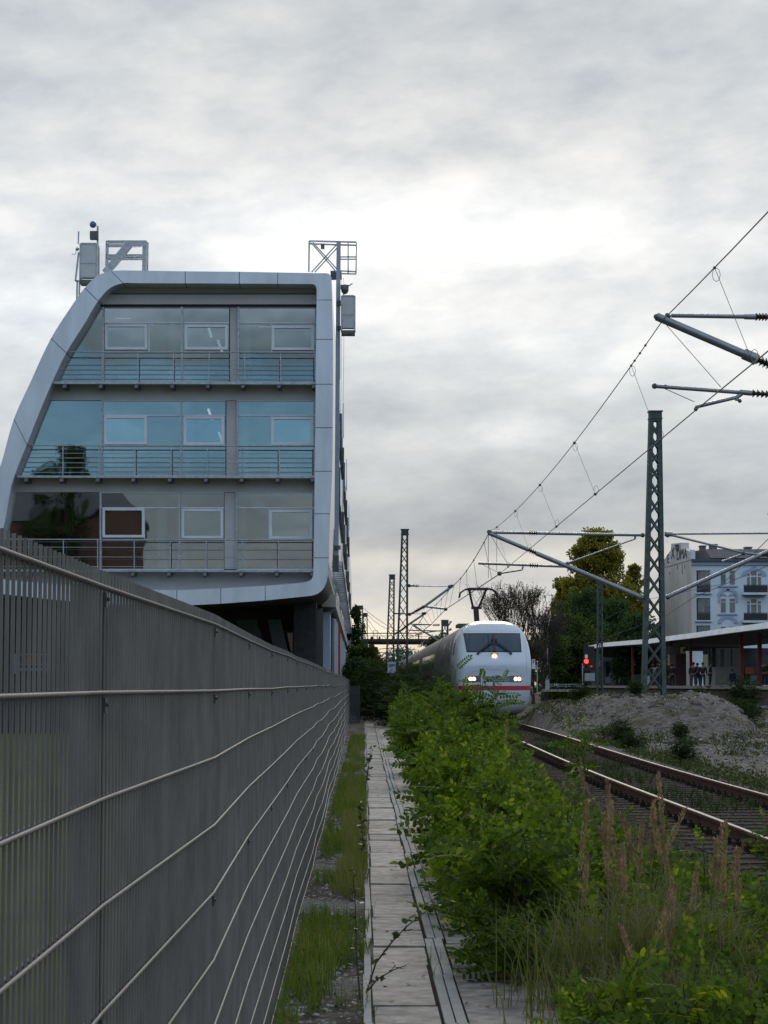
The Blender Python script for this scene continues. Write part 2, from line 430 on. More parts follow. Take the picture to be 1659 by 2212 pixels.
# ================================================================ OFFICE BUILDING
KF = .060; BX, BY = -.92, 78.0
def F(vx, vy, d=0.0):                        # a point of the front, d metres behind the face
    r = ray(vx, vy); tt = (BY+d-KF*BX)/(r.y-KF*r.x)
    return CO+r*tt
office = empty('office_building', (-6, 78, 0), 'tall grey framed office building with one curved side and three rows of blue glass', 'building')
def fslab(mb, x0, y0, x1, y1, d0, d1, d_ref=None):
    dr = d0 if d_ref is None else d_ref
    c = [F(x0, y1, dr), F(x1, y1, dr), F(x1, y0, dr), F(x0, y0, dr)]
    sh = d0-dr
    A = [p+Vector((0, sh, 0)) for p in c]; B = [p+Vector((0, d1-dr, 0)) for p in c]
    return mb.hexa([A[0], A[1], B[1], B[0], A[3], A[2], B[2], B[3]])
prs = [((-60, 1262), (-18, 1236)), ((-50, 1180), (-4, 1190)), ((-24, 1080), (12, 1120)), ((3, 1000), (24, 1050)), ((30, 905), (58, 960)), ((66, 825), (100, 855)),
       ((110, 731), (143, 762)), ((150, 668), (184, 697)), ((183, 622), (212, 650)), ((212, 595), (238, 622)), ((240, 586), (266, 611.5)), ((266, 584), (290, 611.5)),
       ((400, 586), (400, 612)), ((517, 587), (517, 612.5)), ((600, 588.5), (600, 613)), ((690, 590), (674, 613.5)), ((711, 592), (681, 616)), ((716, 600), (684, 625)),
       ((717, 648), (684, 648)), ((719, 733), (683, 733)), ((719, 830), (682, 830)), ((718.5, 924), (681, 924)), ((717, 1018), (680, 1018)), ((713, 1110), (679, 1110)), ((710, 1205), (678, 1205)),
       ((708.5, 1240), (677, 1240)), ((702, 1266), (672, 1252)), ((690, 1280), (655, 1258)), ((672, 1287), (640, 1260)), ((573, 1297), (573, 1265.5)), ((477, 1304), (477, 1271)),
       ((382, 1309), (382, 1275)), ((260, 1306), (260, 1272)), ((132, 1297), (132, 1263)), ((10, 1284), (10, 1252)), ((-60, 1262), (-18, 1236))]
joint_at = {4, 6, 8, 10, 12, 13, 14, 18, 19, 20, 21, 22, 23, 24, 29, 30, 31, 32}
# round the bends off with extra points
def fine(prs, joints, curved, n=4):
    P = [(Vector(a), Vector(b)) for a, b in prs]; out = []; J = set()
    for j in range(len(P)):
        if j in joints: J.add(len(out))
        out.append(P[j])
        if j in curved and 0 < j < len(P)-2:
            for k in range(1, n):
                f = k/n; q = []
                for s in (0, 1):
                    p0, p1, p2, p3 = P[j-1][s], P[j][s], P[j+1][s], P[j+2][s]; L = (p2-p1).length
                    t1 = ((p1-p0).normalized()+(p2-p1).normalized()).normalized()*L; t2 = ((p2-p1).normalized()+(p3-p2).normalized()).normalized()*L
                    h = (2*f**3-3*f*f+1, f**3-2*f*f+f, -2*f**3+3*f*f, f**3-f*f); q.append(p1*h[0]+t1*h[1]+p2*h[2]+t2*h[3])
                out.append(tuple(q))
    return out, J
n17 = len(fine(prs[:18], [], {3, 4, 5, 6, 7, 8, 9, 10, 15, 16})[0])-1; n25 = len(fine(prs[:26], [], {3, 4, 5, 6, 7, 8, 9, 10, 15, 16})[0])-1
prs0 = prs
prs, joint_at = fine(prs, joint_at, {3, 4, 5, 6, 7, 8, 9, 10, 15, 16, 25, 26, 27})
fb = MB(); bk = MB(); nP = len(prs)
for j in range(nP-1):
    o0, i0 = F(*prs[j][0]), F(*prs[j][1]); o1, i1 = F(*prs[j+1][0]), F(*prs[j+1][1])
    def lp(a, b, f): return a+(b-a)*f
    L = max((o1-o0).length, .01); e0 = .012/L if j in joint_at else 0; e1 = .012/L if (j+1) in joint_at else 0
    a0, b0, a1, b1 = lp(o0, o1, e0), lp(i0, i1, e0), lp(o0, o1, 1-e1), lp(i0, i1, 1-e1)
    fb.add([a0, b0, b1, a1], [(0, 1, 2, 3)])
    dv = Vector((0, 1.05, 0)); fb.add([b0, b1, b1+dv, b0+dv], [(0, 1, 2, 3)], True)       # the reveal
    k = Vector((0, .03, 0)); bk.add([o0+k, i0+k, i1+k, o1+k], [(0, 1, 2, 3)])
frame = fb.build('frame', m_frame, office); bk.build('joint_backing', m_joint, frame)
# skin of the long sides, panel by panel
sk = MB(); so = MB(); skb = MB(); YEND = 222.0
m_side = mat('pale side panel', (.80, .78, .74), .24, .65, .04, .5, spec=.5)
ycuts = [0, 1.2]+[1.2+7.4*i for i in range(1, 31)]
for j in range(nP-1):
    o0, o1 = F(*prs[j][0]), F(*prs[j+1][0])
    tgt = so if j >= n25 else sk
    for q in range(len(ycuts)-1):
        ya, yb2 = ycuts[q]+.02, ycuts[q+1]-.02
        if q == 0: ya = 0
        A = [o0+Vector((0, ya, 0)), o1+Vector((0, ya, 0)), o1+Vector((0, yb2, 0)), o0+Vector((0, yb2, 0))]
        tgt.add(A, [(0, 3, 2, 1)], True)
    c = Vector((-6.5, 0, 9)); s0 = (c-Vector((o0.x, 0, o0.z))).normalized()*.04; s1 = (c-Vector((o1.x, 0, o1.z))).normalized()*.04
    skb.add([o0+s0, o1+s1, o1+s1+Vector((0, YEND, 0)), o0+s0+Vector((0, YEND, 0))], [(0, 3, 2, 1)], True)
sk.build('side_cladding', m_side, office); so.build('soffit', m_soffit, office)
skb.add([F(*p[0], YEND) for p in prs[:-1]], [tuple(range(nP-1))])
skb.build('cladding_backing', m_joint, office)

# spandrels (closed wall pieces between the glass rows)
def left_edge(y):                            # inner edge of the curved frame at a height
    pts = [(p[1][1], p[1][0]) for p in prs0[0:11]]; pts.sort()
    for (ya, xa), (yb_, xb) in zip(pts, pts[1:]):
        if ya <= y <= yb_: return xa+(xb-xa)*(y-ya)/(yb_-ya)
    return pts[-1][1] if y > pts[-1][0] else pts[0][1]
sb = MB(); G0 = 1.0
for (ya, yb_) in ((612, 634), (828, 865), (1031, 1063), (1231, 1275)):
    n = 4
    for k in range(n):
        u, v = ya+(yb_-ya)*k/n, ya+(yb_-ya)*(k+1)/n
        p = [F(left_edge(u)-3, u, G0-.06), F(686, u, G0-.06), F(684, v, G0-.06), F(left_edge(v)-3, v, G0-.06)]
        sb.add(p, [(0, 1, 2, 3)])
sb.build('spandrel', m_spandrel, office)
bb = MB(); fslab(bb, 221, 636, 684, 657, G0-.22, G0); bb.build('fascia_beam', m_spandrel, office)
b2 = MB(); fslab(b2, 300, 657.5, 684, 663, G0-.10, G0+.1); fslab(b2, 221, 657.5, 300, 663, G0-.10, G0+.1); b2.build('shadow_gap', m_joint, office)
for (ya, yb_, x) in ((664, 826, 497), (866, 1028, 489), (1064, 1229, 485)):
    pl = MB(); fslab(pl, x, ya, x+17+(x-485)*.0+(9 if x == 485 else (7 if x == 489 else 2)), yb_, G0-.05, G0+.1); pl.build('wall_pier', mat('pier cladding', (.42, .41, .42), .6, .1, .04, 1), office)
rowsW = [dict(t=663, tr=697.5, lo=761, b=827, xl=223, m1=393, m2=515, w=((227, 318, 700, 755), (399, 492, 701, 755), (587, 678, 703, 756)), div=(322, 495, 587)),
         dict(t=865, tr=897, lo=963, b=1029, xl=220, m1=391, m2=513, w=((225, 317, 898, 960), (397, 484, 899, 961), (586, 677, 900, 961)), div=(317, 487, 586)),
         dict(t=1063, tr=1097, lo=1166, b=1231, xl=217, m1=388, m2=511, w=((221, 312, 1097, 1161), (392, 482, 1099, 1163), (582, 674, 1101, 1164)), div=(312, 484, 581))]
for r in rowsW:
    t_, b_ = r['t'], r['b']
    gl = MB(); n = 8                         # curved left pane
    for k in range(n):
        u, v = t_+(b_-t_)*k/n, t_+(b_-t_)*(k+1)/n
        gl.add([F(left_edge(u)-2, u, G0+.02), F(r['xl'], u, G0+.02), F(r['xl'], v, G0+.02), F(left_edge(v)-2, v, G0+.02)], [(0, 3, 2, 1)])
    gl.build('curved_pane', m_cglass, office)
    fr = MB()
    for (x, w) in ((r['xl'], 4), (r['m1'], 4), (r['m2'], 3.4), (684, 3)):
        fr = MB(); fslab(fr, x-w/2, t_, x+w/2, b_, G0-.16, G0+.05); fr.build('mullion', m_steel, office)
    fr2 = MB()
    bays = ((r['xl']+2, r['m1']-2), (r['m1']+2, r['div'][1]), (r['m2']+1.7, 683))
    for (xa, xb) in bays:
        fslab(fr2, xa, r['tr']-1.3, xb, r['tr']+1.3, G0-.06, G0+.04); fslab(fr2, xa, r['lo']-1.5, xb, r['lo']+1.5, G0-.06, G0+.04)
        fslab(fr2, xa, t_, xb, t_+2, G0-.05, G0+.04); fslab(fr2, xa, b_-2, xb, b_, G0-.05, G0+.04)
    fslab(fr2, r['div'][0]-1, r['tr'], r['div'][0]+1, r['lo'], G0-.05, G0+.04); fslab(fr2, r['div'][2]-1, r['tr'], r['div'][2]+1, r['lo'], G0-.05, G0+.04)
    fr2.build('transom', m_wframe, office)
    for (xa, xb) in bays:
        g = MB(); c = [F(xa, b_, G0+.02), F(xb, b_, G0+.02), F(xb, t_, G0+.02), F(xa, t_, G0+.02)]
        g.add(c, [(0, 1, 2, 3)]); g.build('glazing', m_glass, office)
    for (xa, xb, ya, yb_) in r['w']:
        w = MB(); f_ = 5.5
        for q in ((xa, ya, xb, ya+f_), (xa, yb_-f_, xb, yb_), (xa, ya+f_, xa+f_, yb_-f_), (xb-f_, ya+f_, xb, yb_-f_)):
            fslab(w, *q, G0-.10, G0+.0)
        wf = w.build('window', m_wframe, office)
        g = MB(); g.add([F(xa+f_, yb_-f_, G0-.03), F(xb-f_, yb_-f_, G0-.03), F(xb-f_, ya+f_, G0-.03), F(xa+f_, ya+f_, G0-.03)], [(0, 1, 2, 3)])
        g.build('pane', m_glass, wf)
# maintenance balconies and their rails
for r, (yt, ybm, xl, brs) in zip(rowsW, ((824, 829, 110, (141, 219, 296, 373, 450, 526, 604, 679)), (1027, 1031.5, 37, (58, 134, 212, 289, 368, 446, 523, 601, 677)), (1230, 1234.5, -6, (-2, 60, 135, 209, 288, 366, 444, 522, 599, 676)))):
    sl = MB(); p0, p1 = F(xl, yt, .22), F(681, yt+(1.5), .22); th = F(xl, yt, .22).z-F(xl, ybm, .22).z
    A = [p0, p1, p1+Vector((0, .72, 0)), p0+Vector((0, .72, 0))]; dn = Vector((0, 0, -th))
    sl.hexa([a+dn for a in A]+A)
    bal = sl.build('balcony_ledge', m_steel, office)
    for bx in brs:
        br = MB()
        if bx < xl: continue
        c = F(bx+2, ybm, .18); br.box(c.x-.11, c.x+.02, c.y, c.y+.75, c.z-.15, c.z+.0); br.tube((c.x-.06, c.y-.04, c.z-.10), (c.x-.06, c.y+.12, c.z-.16), .07, 8)
        br.build('bracket', m_dsteel, bal)
    rl = MB(); H = yt-r['lo']+1
    for q, (f_, rr) in enumerate(((0, .024), (.26, .011), (.42, .011), (.58, .011), (.74, .011), (.90, .011))):
        if r is rowsW[2] and q in (2, 4): continue
        yy = r['lo']-1+H*f_; xe = left_edge(yy)+ (1 if q else 2)
        rl.tube(F(xe, yy, .28), F(682, yy+1.5, .28), rr, 6)
    for k, bx in enumerate(brs):
        x = bx+2
        ytop = r['lo']-1
        if x < left_edge(ytop)+3: continue
        rl.bar(F(x, yt, .30), F(x, ytop, .30), .035, .05, up=(0, 1, 0))
    rl.build('railing', m_steel, bal)
# rooms behind the glass
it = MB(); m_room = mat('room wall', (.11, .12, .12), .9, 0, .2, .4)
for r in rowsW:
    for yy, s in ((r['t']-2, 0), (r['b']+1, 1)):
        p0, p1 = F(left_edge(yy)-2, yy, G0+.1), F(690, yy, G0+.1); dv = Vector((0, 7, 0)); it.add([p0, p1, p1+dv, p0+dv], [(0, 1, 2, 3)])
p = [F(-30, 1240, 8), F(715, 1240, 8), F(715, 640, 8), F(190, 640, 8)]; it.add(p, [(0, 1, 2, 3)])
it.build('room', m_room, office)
m_pil = mat('pale interior column', (.55, .58, .56), .8, 0, .05, 1)
for r, xsC in zip(rowsW, ((376, 401, 531), (232, 404, 525), (350, 394, 522))):
    for x in xsC:
        a, b = F(x, r['b'], 1.8), F(x, r['t'], 1.8); cu = MB(); cu.tube(a, b, .21, 10); cu.build('interior_column', m_pil, office)
m_furn = mat('office furniture', (.33, .35, .35), .8, 0, .15, 2)
for (x, y, w, h) in ((548, 812, 22, 16), (275, 818, 40, 10), (600, 1018, 34, 12), (255, 1020, 20, 14), (430, 1018, 26, 12), (330, 1222, 30, 22)):
    fu = MB(); fslab(fu, x-w/2, y-h, x+w/2, y+8, 2.0, 2.7); fu.build('furniture', m_furn, office)
m_tube = mat('ceiling light tube', (.9, .9, .9), emit=(1, .97, .88), es=.75)
for (x, y, l) in ((450, 884, 5), (473, 934, 5), (471, 735, 6), (449, 702, 4), (290, 700, 26), (560, 706, 24), (250, 688, 20)):
    tb = MB(); c = F(x, y, 3.5); s = l/60*1.05
    if l < 10: tb.bar(c, c+Vector((s*.7, 1.2, -.25)), .08, .05)
    else: tb.bar(c, c+Vector((s*1.6, 0, 0)), .05, .03)
    tb.build('ceiling_light', m_tube if l < 10 else mat('dim light strip', (.5, .5, .5), emit=(.8, .85, .8), es=.25), office)

# ground floor under the overhang
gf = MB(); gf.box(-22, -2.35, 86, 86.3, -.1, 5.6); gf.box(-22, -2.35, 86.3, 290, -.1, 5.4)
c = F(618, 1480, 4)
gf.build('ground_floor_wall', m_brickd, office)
gw = MB(); a = F(602, 1445, 7); b = F(635, 1360, 7); gw.box(a.x, b.x, 85.88, 85.98, .2, b.z)
w_ = gw.build('ground_floor_window', m_dsteel, office)
gp_ = MB(); gp_.box(a.x+.08, b.x-.08, 85.80, 85.86, .3, b.z-.1); gp_.build('pane', m_glass, w_)
gp_ = MB(); gp_.box(a.x+.02, b.x-.02, 85.76, 85.79, b.z-1.05, b.z-.98); gp_.build('transom', m_dsteel, w_)
for (x0, x1, xb0, xb1) in ((508, 552, 560, 590), (578, 604, 600, 632)):
    P = [at(x0, 1338, 83), at(x1, 1338, 83), at(xb1, 1450, 83), at(xb0, 1450, 83)]
    wd = MB(); wd.hexa([P[3], P[2], P[2]+Vector((0, .6, 0)), P[3]+Vector((0, .6, 0)), P[0], P[1], P[1]+Vector((0, .6, 0)), P[0]+Vector((0, .6, 0))])
    wd.build('slanted_column', m_joint, office)
cr = MB(); a = at(634, 1450, 84); b = at(683, 1330, 84); cr.box(a.x, b.x, 84, 85.9, -.1, b.z+.6); cr.build('brick_core', m_brickd, office)
sg = MB(); a = at(684, 1450, 85); b = at(698, 1335, 85); sg.box(a.x, b.x, 85, 85.2, -.1, b.z+.4); sg.build('dark_glazing', m_dglass, office)
m_bluecol = mat('pale blue column', (.40, .47, .60), .5, .1, .04, 1)
cb = MB()
# tall window with orange blind seen through the fence
vw = MB(); a = at(30, 1455, 80); b = at(104, 1412, 80)
for (x0, x1, z0, z1) in ((a.x, a.x+.22, a.z, b.z), (b.x-.05, b.x, a.z, b.z), (a.x+.22, b.x-.05, b.z-.06, b.z), (a.x+.22, b.x-.05, a.z+.1, a.z+.2), (a.x+.22, b.x-.05, a.z+.32, a.z+.37)):
    vw.box(x0, x1, 80, 80.15, z0, z1)
kw = vw.build('entrance_window', mat('dull window frame', (.16, .17, .19), .6), office)
ov = MB(); ov.box(a.x+.3, b.x-.3, 80.2, 80.25, a.z+.4, b.z-.08); ov.build('orange_blind', mat('orange blind', (.20, .09, .03), .7), kw)
dk = MB(); dk.box(-16, -9.2, 80.3, 80.6, -.1, 5); dk.build('entrance_wall', m_brickd, office)
for i, (vx0, vx1, Y, vy) in enumerate(((697, 713, 89, 1322), (729, 741, 150, 1372), (743, 750, 205, 1398), (751, 758, 262, 1414))):
    a, b = at(vx0, vy, Y), at(vx1, vy, Y); zt = a.z; w = .36
    c = MB(); c.box(b.x-w, b.x, Y, Y+2.6, -.1, zt); co = c.build('column', m_bluecol, office)
    h = MB(); h.tube((b.x-w/2-.9, Y-.1, zt+.55), (b.x+.02, Y-.1, zt+.55), .01, 4); h.ball((b.x-w/2-.1, Y+1.2, zt+.35), .8, 12, 8, (.62, 1.4, .7)); h.build('column_head', mat('column head cladding', (.12, .12, .12), .6, .1), co)
gz_ = MB(); x0 = -1.05; gz_.box(x0-.1, x0, 92, 290, -.1, 4.6); gz_.build('side_glazing', mat('side glazing', (.16, .17, .17), .25, .2, .3, .3), office)
for Y in (93, 97, 101, 108, 112, 120, 128, 140, 146, 160, 175, 190): sm_ = MB(); sm_.box(x0, x0+.09, Y, Y+.12, -.1, 4.6); sm_.build('side_mullion', m_wframe, office)
rs = MB(); rs.box(x0, x0+.16, 103.5, 104.1, -.1, 4.7); rs.build('red_post', mat('red paint', (.42, .05, .035), .5), office)
ed = MB(); ed.box(-1.5, -.93, 88, 290, 4.95, 5.45)
ed.build('side_eave', mat('eave metal', (.50, .47, .42), .35, .5, .2, .6), office)
# louvred ledge along the side
Y = 79.4
while Y < 246:
    lv = MB(); lv.hexa([(-1.0, Y, 6.08), (-.60, Y, 6.08), (-.60, Y+.35, 6.30), (-1.0, Y+.35, 6.30), (-1.0, Y, 6.12), (-.60, Y, 6.12), (-.60, Y+.35, 6.34), (-1.0, Y+.35, 6.34)]); Y += 1.7
    lv.build('louvre_blade', m_steel, office)
lr = MB(); lr.bar((-.60, 79, 6.2), (-.60, 250, 6.2), .03, .16); lr.build('louvre_rail', m_dsteel, office)
# windows along the side
def side_x(z):
    best = None
    for j in range(17, 26):
        o0, o1 = F(*prs0[j][0]), F(*prs0[j+1][0])
        if o1.z <= z <= o0.z: return o0.x+(o1.x-o0.x)*(z-o0.z)/(o1.z-o0.z)
    return BX
for zf, segs in ((13.9, ((103, 118), (126, 152), (168, 190))), (10.6, ((96, 121), (131, 149), (160, 185), (205, 230))), (7.4, ((90, 114), (122, 146), (162, 190), (210, 240)))):
    for (ya, yb_) in segs:
        xx = side_x(zf)
        w = MB(); w.box(xx-.05, xx+.035, ya, yb_, zf-.75, zf+.75); wo_ = w.build('side_window', m_dglass, office)
        w = MB(); w.box(xx+.0, xx+.14, ya-.1, ya+.1, zf-.85, zf+.85); w.box(xx+.0, xx+.14, yb_-.1, yb_+.1, zf-.85, zf+.85); w.box(xx, xx+.16, ya, yb_, zf-.92, zf-.85); w.build('window_frame', m_dsteel, wo_)
for Y in (92, 100, 124, 155, 158, 195, 200):
    fn = MB()
    for zf in (7, 9, 11, 13, 15, 17): fn.box(side_x(zf)-.02, side_x(zf)+.05, Y, Y+.15, zf-1, zf+1)
    fn.build('side_fin', m_frame, office)

# ---------------------------------------------------------------- roof equipment (lifted onto the building)
def vb(mb, x0, y0, x1, y1, Y, w):            # a bar between two seen points at depth Y
    mb.bar(at(x0, y0, Y), at(x1, y1, Y), w, w, up=(0, 1, 0))
g1 = empty('roof_hoist_frame', at(272, 583, 79.5), 'grey steel guard frame with thick slanted beam on the left of the office roof', 'roof frame')
mb = MB()
for Y in (79.0, 80.6):
    o = 0 if Y < 80 else 3.5
    for q in ((230+o, 521+o, 316+o, 521+o), (230+o, 529+o, 300+o, 529+o), (230+o, 551+o, 311+o, 551+o), (230+o, 557+o, 311+o, 557+o), (230+o, 521+o, 229+o, 574+o), (316+o, 521+o, 315+o, 588)): vb(mb, *q, Y, .055)
mb.build('rail', m_steel, g1)
mb = MB(); vb(mb, 228, 590, 280, 527, 78.6, .26); vb(mb, 276, 528, 315, 527, 78.6, .20); vb(mb, 313, 524, 312, 586, 78.6, .16); mb.build('slanted_beam', m_steel, g1)
g2 = empty('roof_hoist_frame', at(715, 590, 79.5), 'grey steel crossed brace frame with small ladder rack over the right roof corner', 'roof frame')
mb = MB()
for q in ((668, 521, 770, 523), (669, 527, 770, 530), (668, 521, 667, 588)): vb(mb, *q, 79.4, .06)
for q in ((672, 524, 727, 588), (676, 524, 732, 586), (731, 524, 673, 588), (735, 528, 680, 588)): vb(mb, *q, 79.3, .045)
mb.build('crossed_brace', m_steel, g2)
mb = MB()
for q in ((735, 555, 769, 555), (735, 560, 769, 560), (735, 585, 769, 587), (735, 591, 769, 592), (752, 524, 752, 592), (770, 523, 769, 592)): vb(mb, *q, 79.6, .045)
mb.build('rack', m_steel, g2)
mb = MB(); vb(mb, 714, 595, 738, 594, 79.8, .3); mb.build('arm', m_dsteel, g2)
mb = MB(); c = at(697, 532, 79.2); mb.box(c.x-.07, c.x+.07, c.y, c.y+.15, c.z-.09, c.z+.09); mb.build('lamp', m_dsteel, g2)
mastp = empty('facade_rail', at(729, 1220, 79.3), 'tall slim steel rail standing up the right edge of the office building', 'rail')
mb = MB(); mb.bar(at(731.5, 522, 79.3), at(726.5, 1216, 79.3), .16, .16, up=(0, 1, 0)); mb.build('pole', mat('blue grey steel', (.26, .30, .38), .45, .4, .06), mastp)
mb = MB()
for vy in (651, 657, 706, 710): a = at(727, vy, 79.2); mb.box(a.x, a.x+.20, a.y-.06, a.y+.1, a.z-.05, a.z+.03)
mb.build('clamp', m_dsteel, mastp)
mb = MB(); a = at(726, 1205, 79.2); mb.box(a.x-.12, a.x+.1, a.y, a.y+.3, a.z-.5, a.z+.1); mb.tube(a+Vector((.05, 0, .3)), a+Vector((.05, 0, .45)), .12, 10); mb.build('base_motor', m_dsteel, mastp)
mb = MB()
for dx in (738, 743): mb.path([at(dx, 716, 79.6), at(dx-1, 820, 79.6), at(dx-5, 1000, 79.6)], .008, 4)
mb.build('cable', m_dsteel, mastp)
def gondola(x0, y0, x1, y1, label, hand):
    Y = 79.0; a, b = at(x0, y1, Y), at(x1, y0, Y)
    g = empty('gondola', ((a.x+b.x)/2, Y, a.z), label, 'gondola', 'cleaning gondolas at the roof edge')
    mb = MB(); mb.box(a.x+.05, b.x-.05, Y, Y+.55, a.z+.12, b.z); mb.build('cage_panel', mat('gondola panel', (.45, .47, .47), .5, .2, .05), g)
    mb = MB()
    for X_ in (a.x, b.x-.05): mb.box(X_, X_+.05, Y-.03, Y+.58, a.z, b.z+.02)
    zm = a.z+(b.z-a.z)*.47
    for z in (b.z+.02, zm, a.z+.10): mb.box(a.x+.051, b.x-.051, Y-.02, Y-.001, z-.025, z+.025)
    mb.build('frame', m_steel, g)
    mb = MB(); mb.box(a.x+.02, b.x-.02, Y-.02, Y+.58, a.z-.14, a.z-.002); mb.build('floor_tray', m_dsteel, g)
    return g, a, b
g, a, b = gondola(736, 640, 768, 713, 'pale metal maintenance gondola hanging beside the right edge of the office building', 1)
mb = MB(); c = at(745, 625, 79.2); mb.ball(c, .16, 10, 7, (.9, 1, 1.2)); mb.box(c.x-.16, c.x+.14, c.y-.08, c.y+.12, c.z+.02, c.z+.16); mb.tube(c+Vector((.14, 0, .12)), c+Vector((.28, 0, .22)), .02, 6); mb.build('hoist_motor', m_dsteel, g)
mb = MB()
for s in (-3, 2): mb.tube(at(742+s, 632, 79.2), at(740+s, 600, 79.2), .008, 4)
mb.tube(at(742, 640, 79.2), at(742, 630, 79.2), .02, 5); mb.build('hoist_cable', m_dsteel, g)
g, a, b = gondola(171, 527, 211, 604, 'pale metal maintenance gondola beside the curved left roof edge of the office building', -1)
mb = MB(); c = at(204, 508, 79.2); mb.box(c.x-.16, c.x+.14, c.y-.1, c.y+.15, c.z-.16, c.z+.14); mb.build('hoist_motor', m_dsteel, g)
mb = MB(); c = at(201, 485, 79.2); mb.ball(c, .13, 10, 7); mb.build('blue_cap', mat('blue plastic', (.05, .13, .32), .4), g)
mb = MB(); vb(mb, 211, 488, 211, 590, 79.25, .07); vb(mb, 170, 500, 169, 527, 79.2, .05); vb(mb, 213, 535, 213, 600, 79.4, .07)
for q in ((170, 545, 163, 607), (163, 607, 206, 607), (167, 607, 166, 650), (172, 607, 171, 646)): vb(mb, *q, 79.2, .06)
vb(mb, 164, 536, 164, 549, 79.1, .02); vb(mb, 164, 549, 155, 549, 79.1, .02); c = at(167, 538, 79.1); mb.ball(c, .07, 8, 5)
mb.path([at(166, 650, 79.1), at(150, 690, 79.1), at(135, 730, 79.1)], .008, 4)
mb.build('support_frame', m_steel, g)

# brick building behind the photographer, seen only in the office glass
rb = empty('brick_house', (-22, -45, 0), 'red brown brick house reflected in the lowest row of office glass', 'house')
mb = MB(); mb.box(-46, -5.5, -56, -45, 0, 17.5); mb.build('wall', mat('red brown brick', (.075, .045, .036), .9, 0, .2, .3), rb)
mb = MB(); mb.hexa([(-46.5, -56.5, 17.5), (-5, -56.5, 17.5), (-5, -44.5, 17.5), (-46.5, -44.5, 17.5), (-44, -52, 21), (-9, -52, 21), (-9, -49, 21), (-44, -49, 21)]); mb.build('roof', m_dsteel, rb)
m_roofdark = mat('window dark brown', (.045, .035, .03), .6)
for k in range(7):
    for z in (3, 7, 11, 14.5):
        mb = MB(); x = -43+k*5.4; mb.box(x, x+.9, -45.02, -44.9, z, z+1.3); mb.build('window', m_roofdark, rb)

# ================================================================ TRACK
m_railtop = mat('worn steel rail head', (.13, .115, .105), .6, .4, .25, 9)
m_sleeper = mat('dark sleeper', (.034, .026, .021), .95, 0, .3, 5, .004, 30, spec=.05)
track = empty('railway_track', (4.6, 18, .15), 'single railway track with rusty rails curving away under the white train', 'track'); track['kind'] = 'structure'
def strip(mb, off0, off1, z0, z1, ya=14, yb=400):
    Y = ya; P = []
    while Y <= yb: P.append(Y); Y += 1.0 if Y < 110 else 10
    for a, b in zip(P, P[1:]):
        c0, c1 = ctr(a), ctr(b)
        mb.hexa([(c0+off0, a, z0), (c0+off1, a, z0), (c1+off1, b, z0), (c1+off0, b, z0), (c0+off0, a, z1), (c0+off1, a, z1), (c1+off1, b, z1), (c1+off0, b, z1)])
for s in (-1, 1):
    mb = MB(); c = s*.7525
    strip(mb, c-.07, c+.07, .19, .208); strip(mb, c-.012, c+.012, .208, .315); strip(mb, c-.036, c+.036, .315, .345)
    rr = mb.build('rail', m_rust, track)
    mb = MB(); strip(mb, c-.022, c+.024, .3455, .350); mb.build('running_surface', m_railtop, rr)
sl0 = None; rest = MB()
for k in range(640):
    Y = 15+.6*k
    if Y > 396: break
    c = ctr(Y)
    if 17 <= Y < 77:
        if sl0 is None:
            mb = MB(); mb.box(-1.27, 1.27, -.13, .13, -.02, .19); b_ = 0
            for s in (-1, 1):
                for q in (-1, 1): mb.box(s*.7525+q*.105-.035, s*.7525+q*.105+.035, -.055, .055, .19, .245); mb.tube((s*.7525+q*.105, 0, .24), (s*.7525+q*.105, 0, .275), .018, 6)
            sl0 = mb.build('sleeper', m_sleeper); sl0.parent = track
            o = sl0
        else:
            o = sl0.copy(); col.objects.link(o); o.parent = track
        o.location = Vector((c, Y, 0))-track.location
    else: rest.box(c-1.27, c+1.27, Y-.13, Y+.13, 0, .19)
rs_ = rest.build('sleeper', m_sleeper, track); rs_['kind'] = 'stuff'

# ================================================================ TRAIN
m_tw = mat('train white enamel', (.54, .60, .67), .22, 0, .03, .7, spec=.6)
m_tside = mat('shaded dirty train side', (.135, .135, .122), .34, 0, .15, .5, spec=.35)  # dirty white paint, darkened to carry the backlit shade and dark reflections
m_tred = mat('red stripe paint', (.50, .03, .05), .35, 0, .04, 1)
m_black = mat('black rubber', (.012, .012, .014), .5, 0, .1, 5)
TX, TY = 5.16, 82.0
train = empty('express_train', (TX, TY, RAILZ), 'white express train with red stripe and lit headlights coming head on', 'train')
ZC, A_, BT, BB = 2.35, 1.47, 1.91, 1.75     # section: centre height, half width, up, down
def sect(th, yy=0):
    c, s = math.cos(th), math.sin(th)
    n = 3.5 if s > 0 else 5.0; b = BT if s > 0 else BB
    r = (abs(c)**n+abs(s)**n)**(-1/n)
    z = r*s*b
    taper = 1-.045*max(0, z/BT)**1.5-.05*max(0, -z/BB)
    return r*c*A_*taper, z
def rad_of(x, z):                            # 0 centre .. 1 outline
    z -= ZC; b = BT if z > 0 else BB; n = 3.5 if z > 0 else 5.0
    taper = 1-.045*max(0, z/BT)**1.5-.05*max(0, -z/BB)
    return (abs(x/(A_*taper))**n+abs(z/b)**n)**(1/n)
def nose(x, z):                              # y of the nose surface
    r = min(rad_of(x, z), 1.0)
    up = max(0, z-2.55); dn = max(0, 1.75-z)
    return TY+.62*up+.16*up*up+.22*dn*dn*.9+.20*abs(x/1.5)**2.4+.95*(1-(1-r**9)**(1/3.0))
NT_ = 72; NR = 26
V = []; Fc = []
for j in range(NR+1):
    r = (j/NR)**.8 if j else 0
    for i in range(NT_):
        x, z = sect(2*math.pi*i/NT_); x *= r; z = z*r+ZC
        V.append((TX+x, nose(x, z), z))
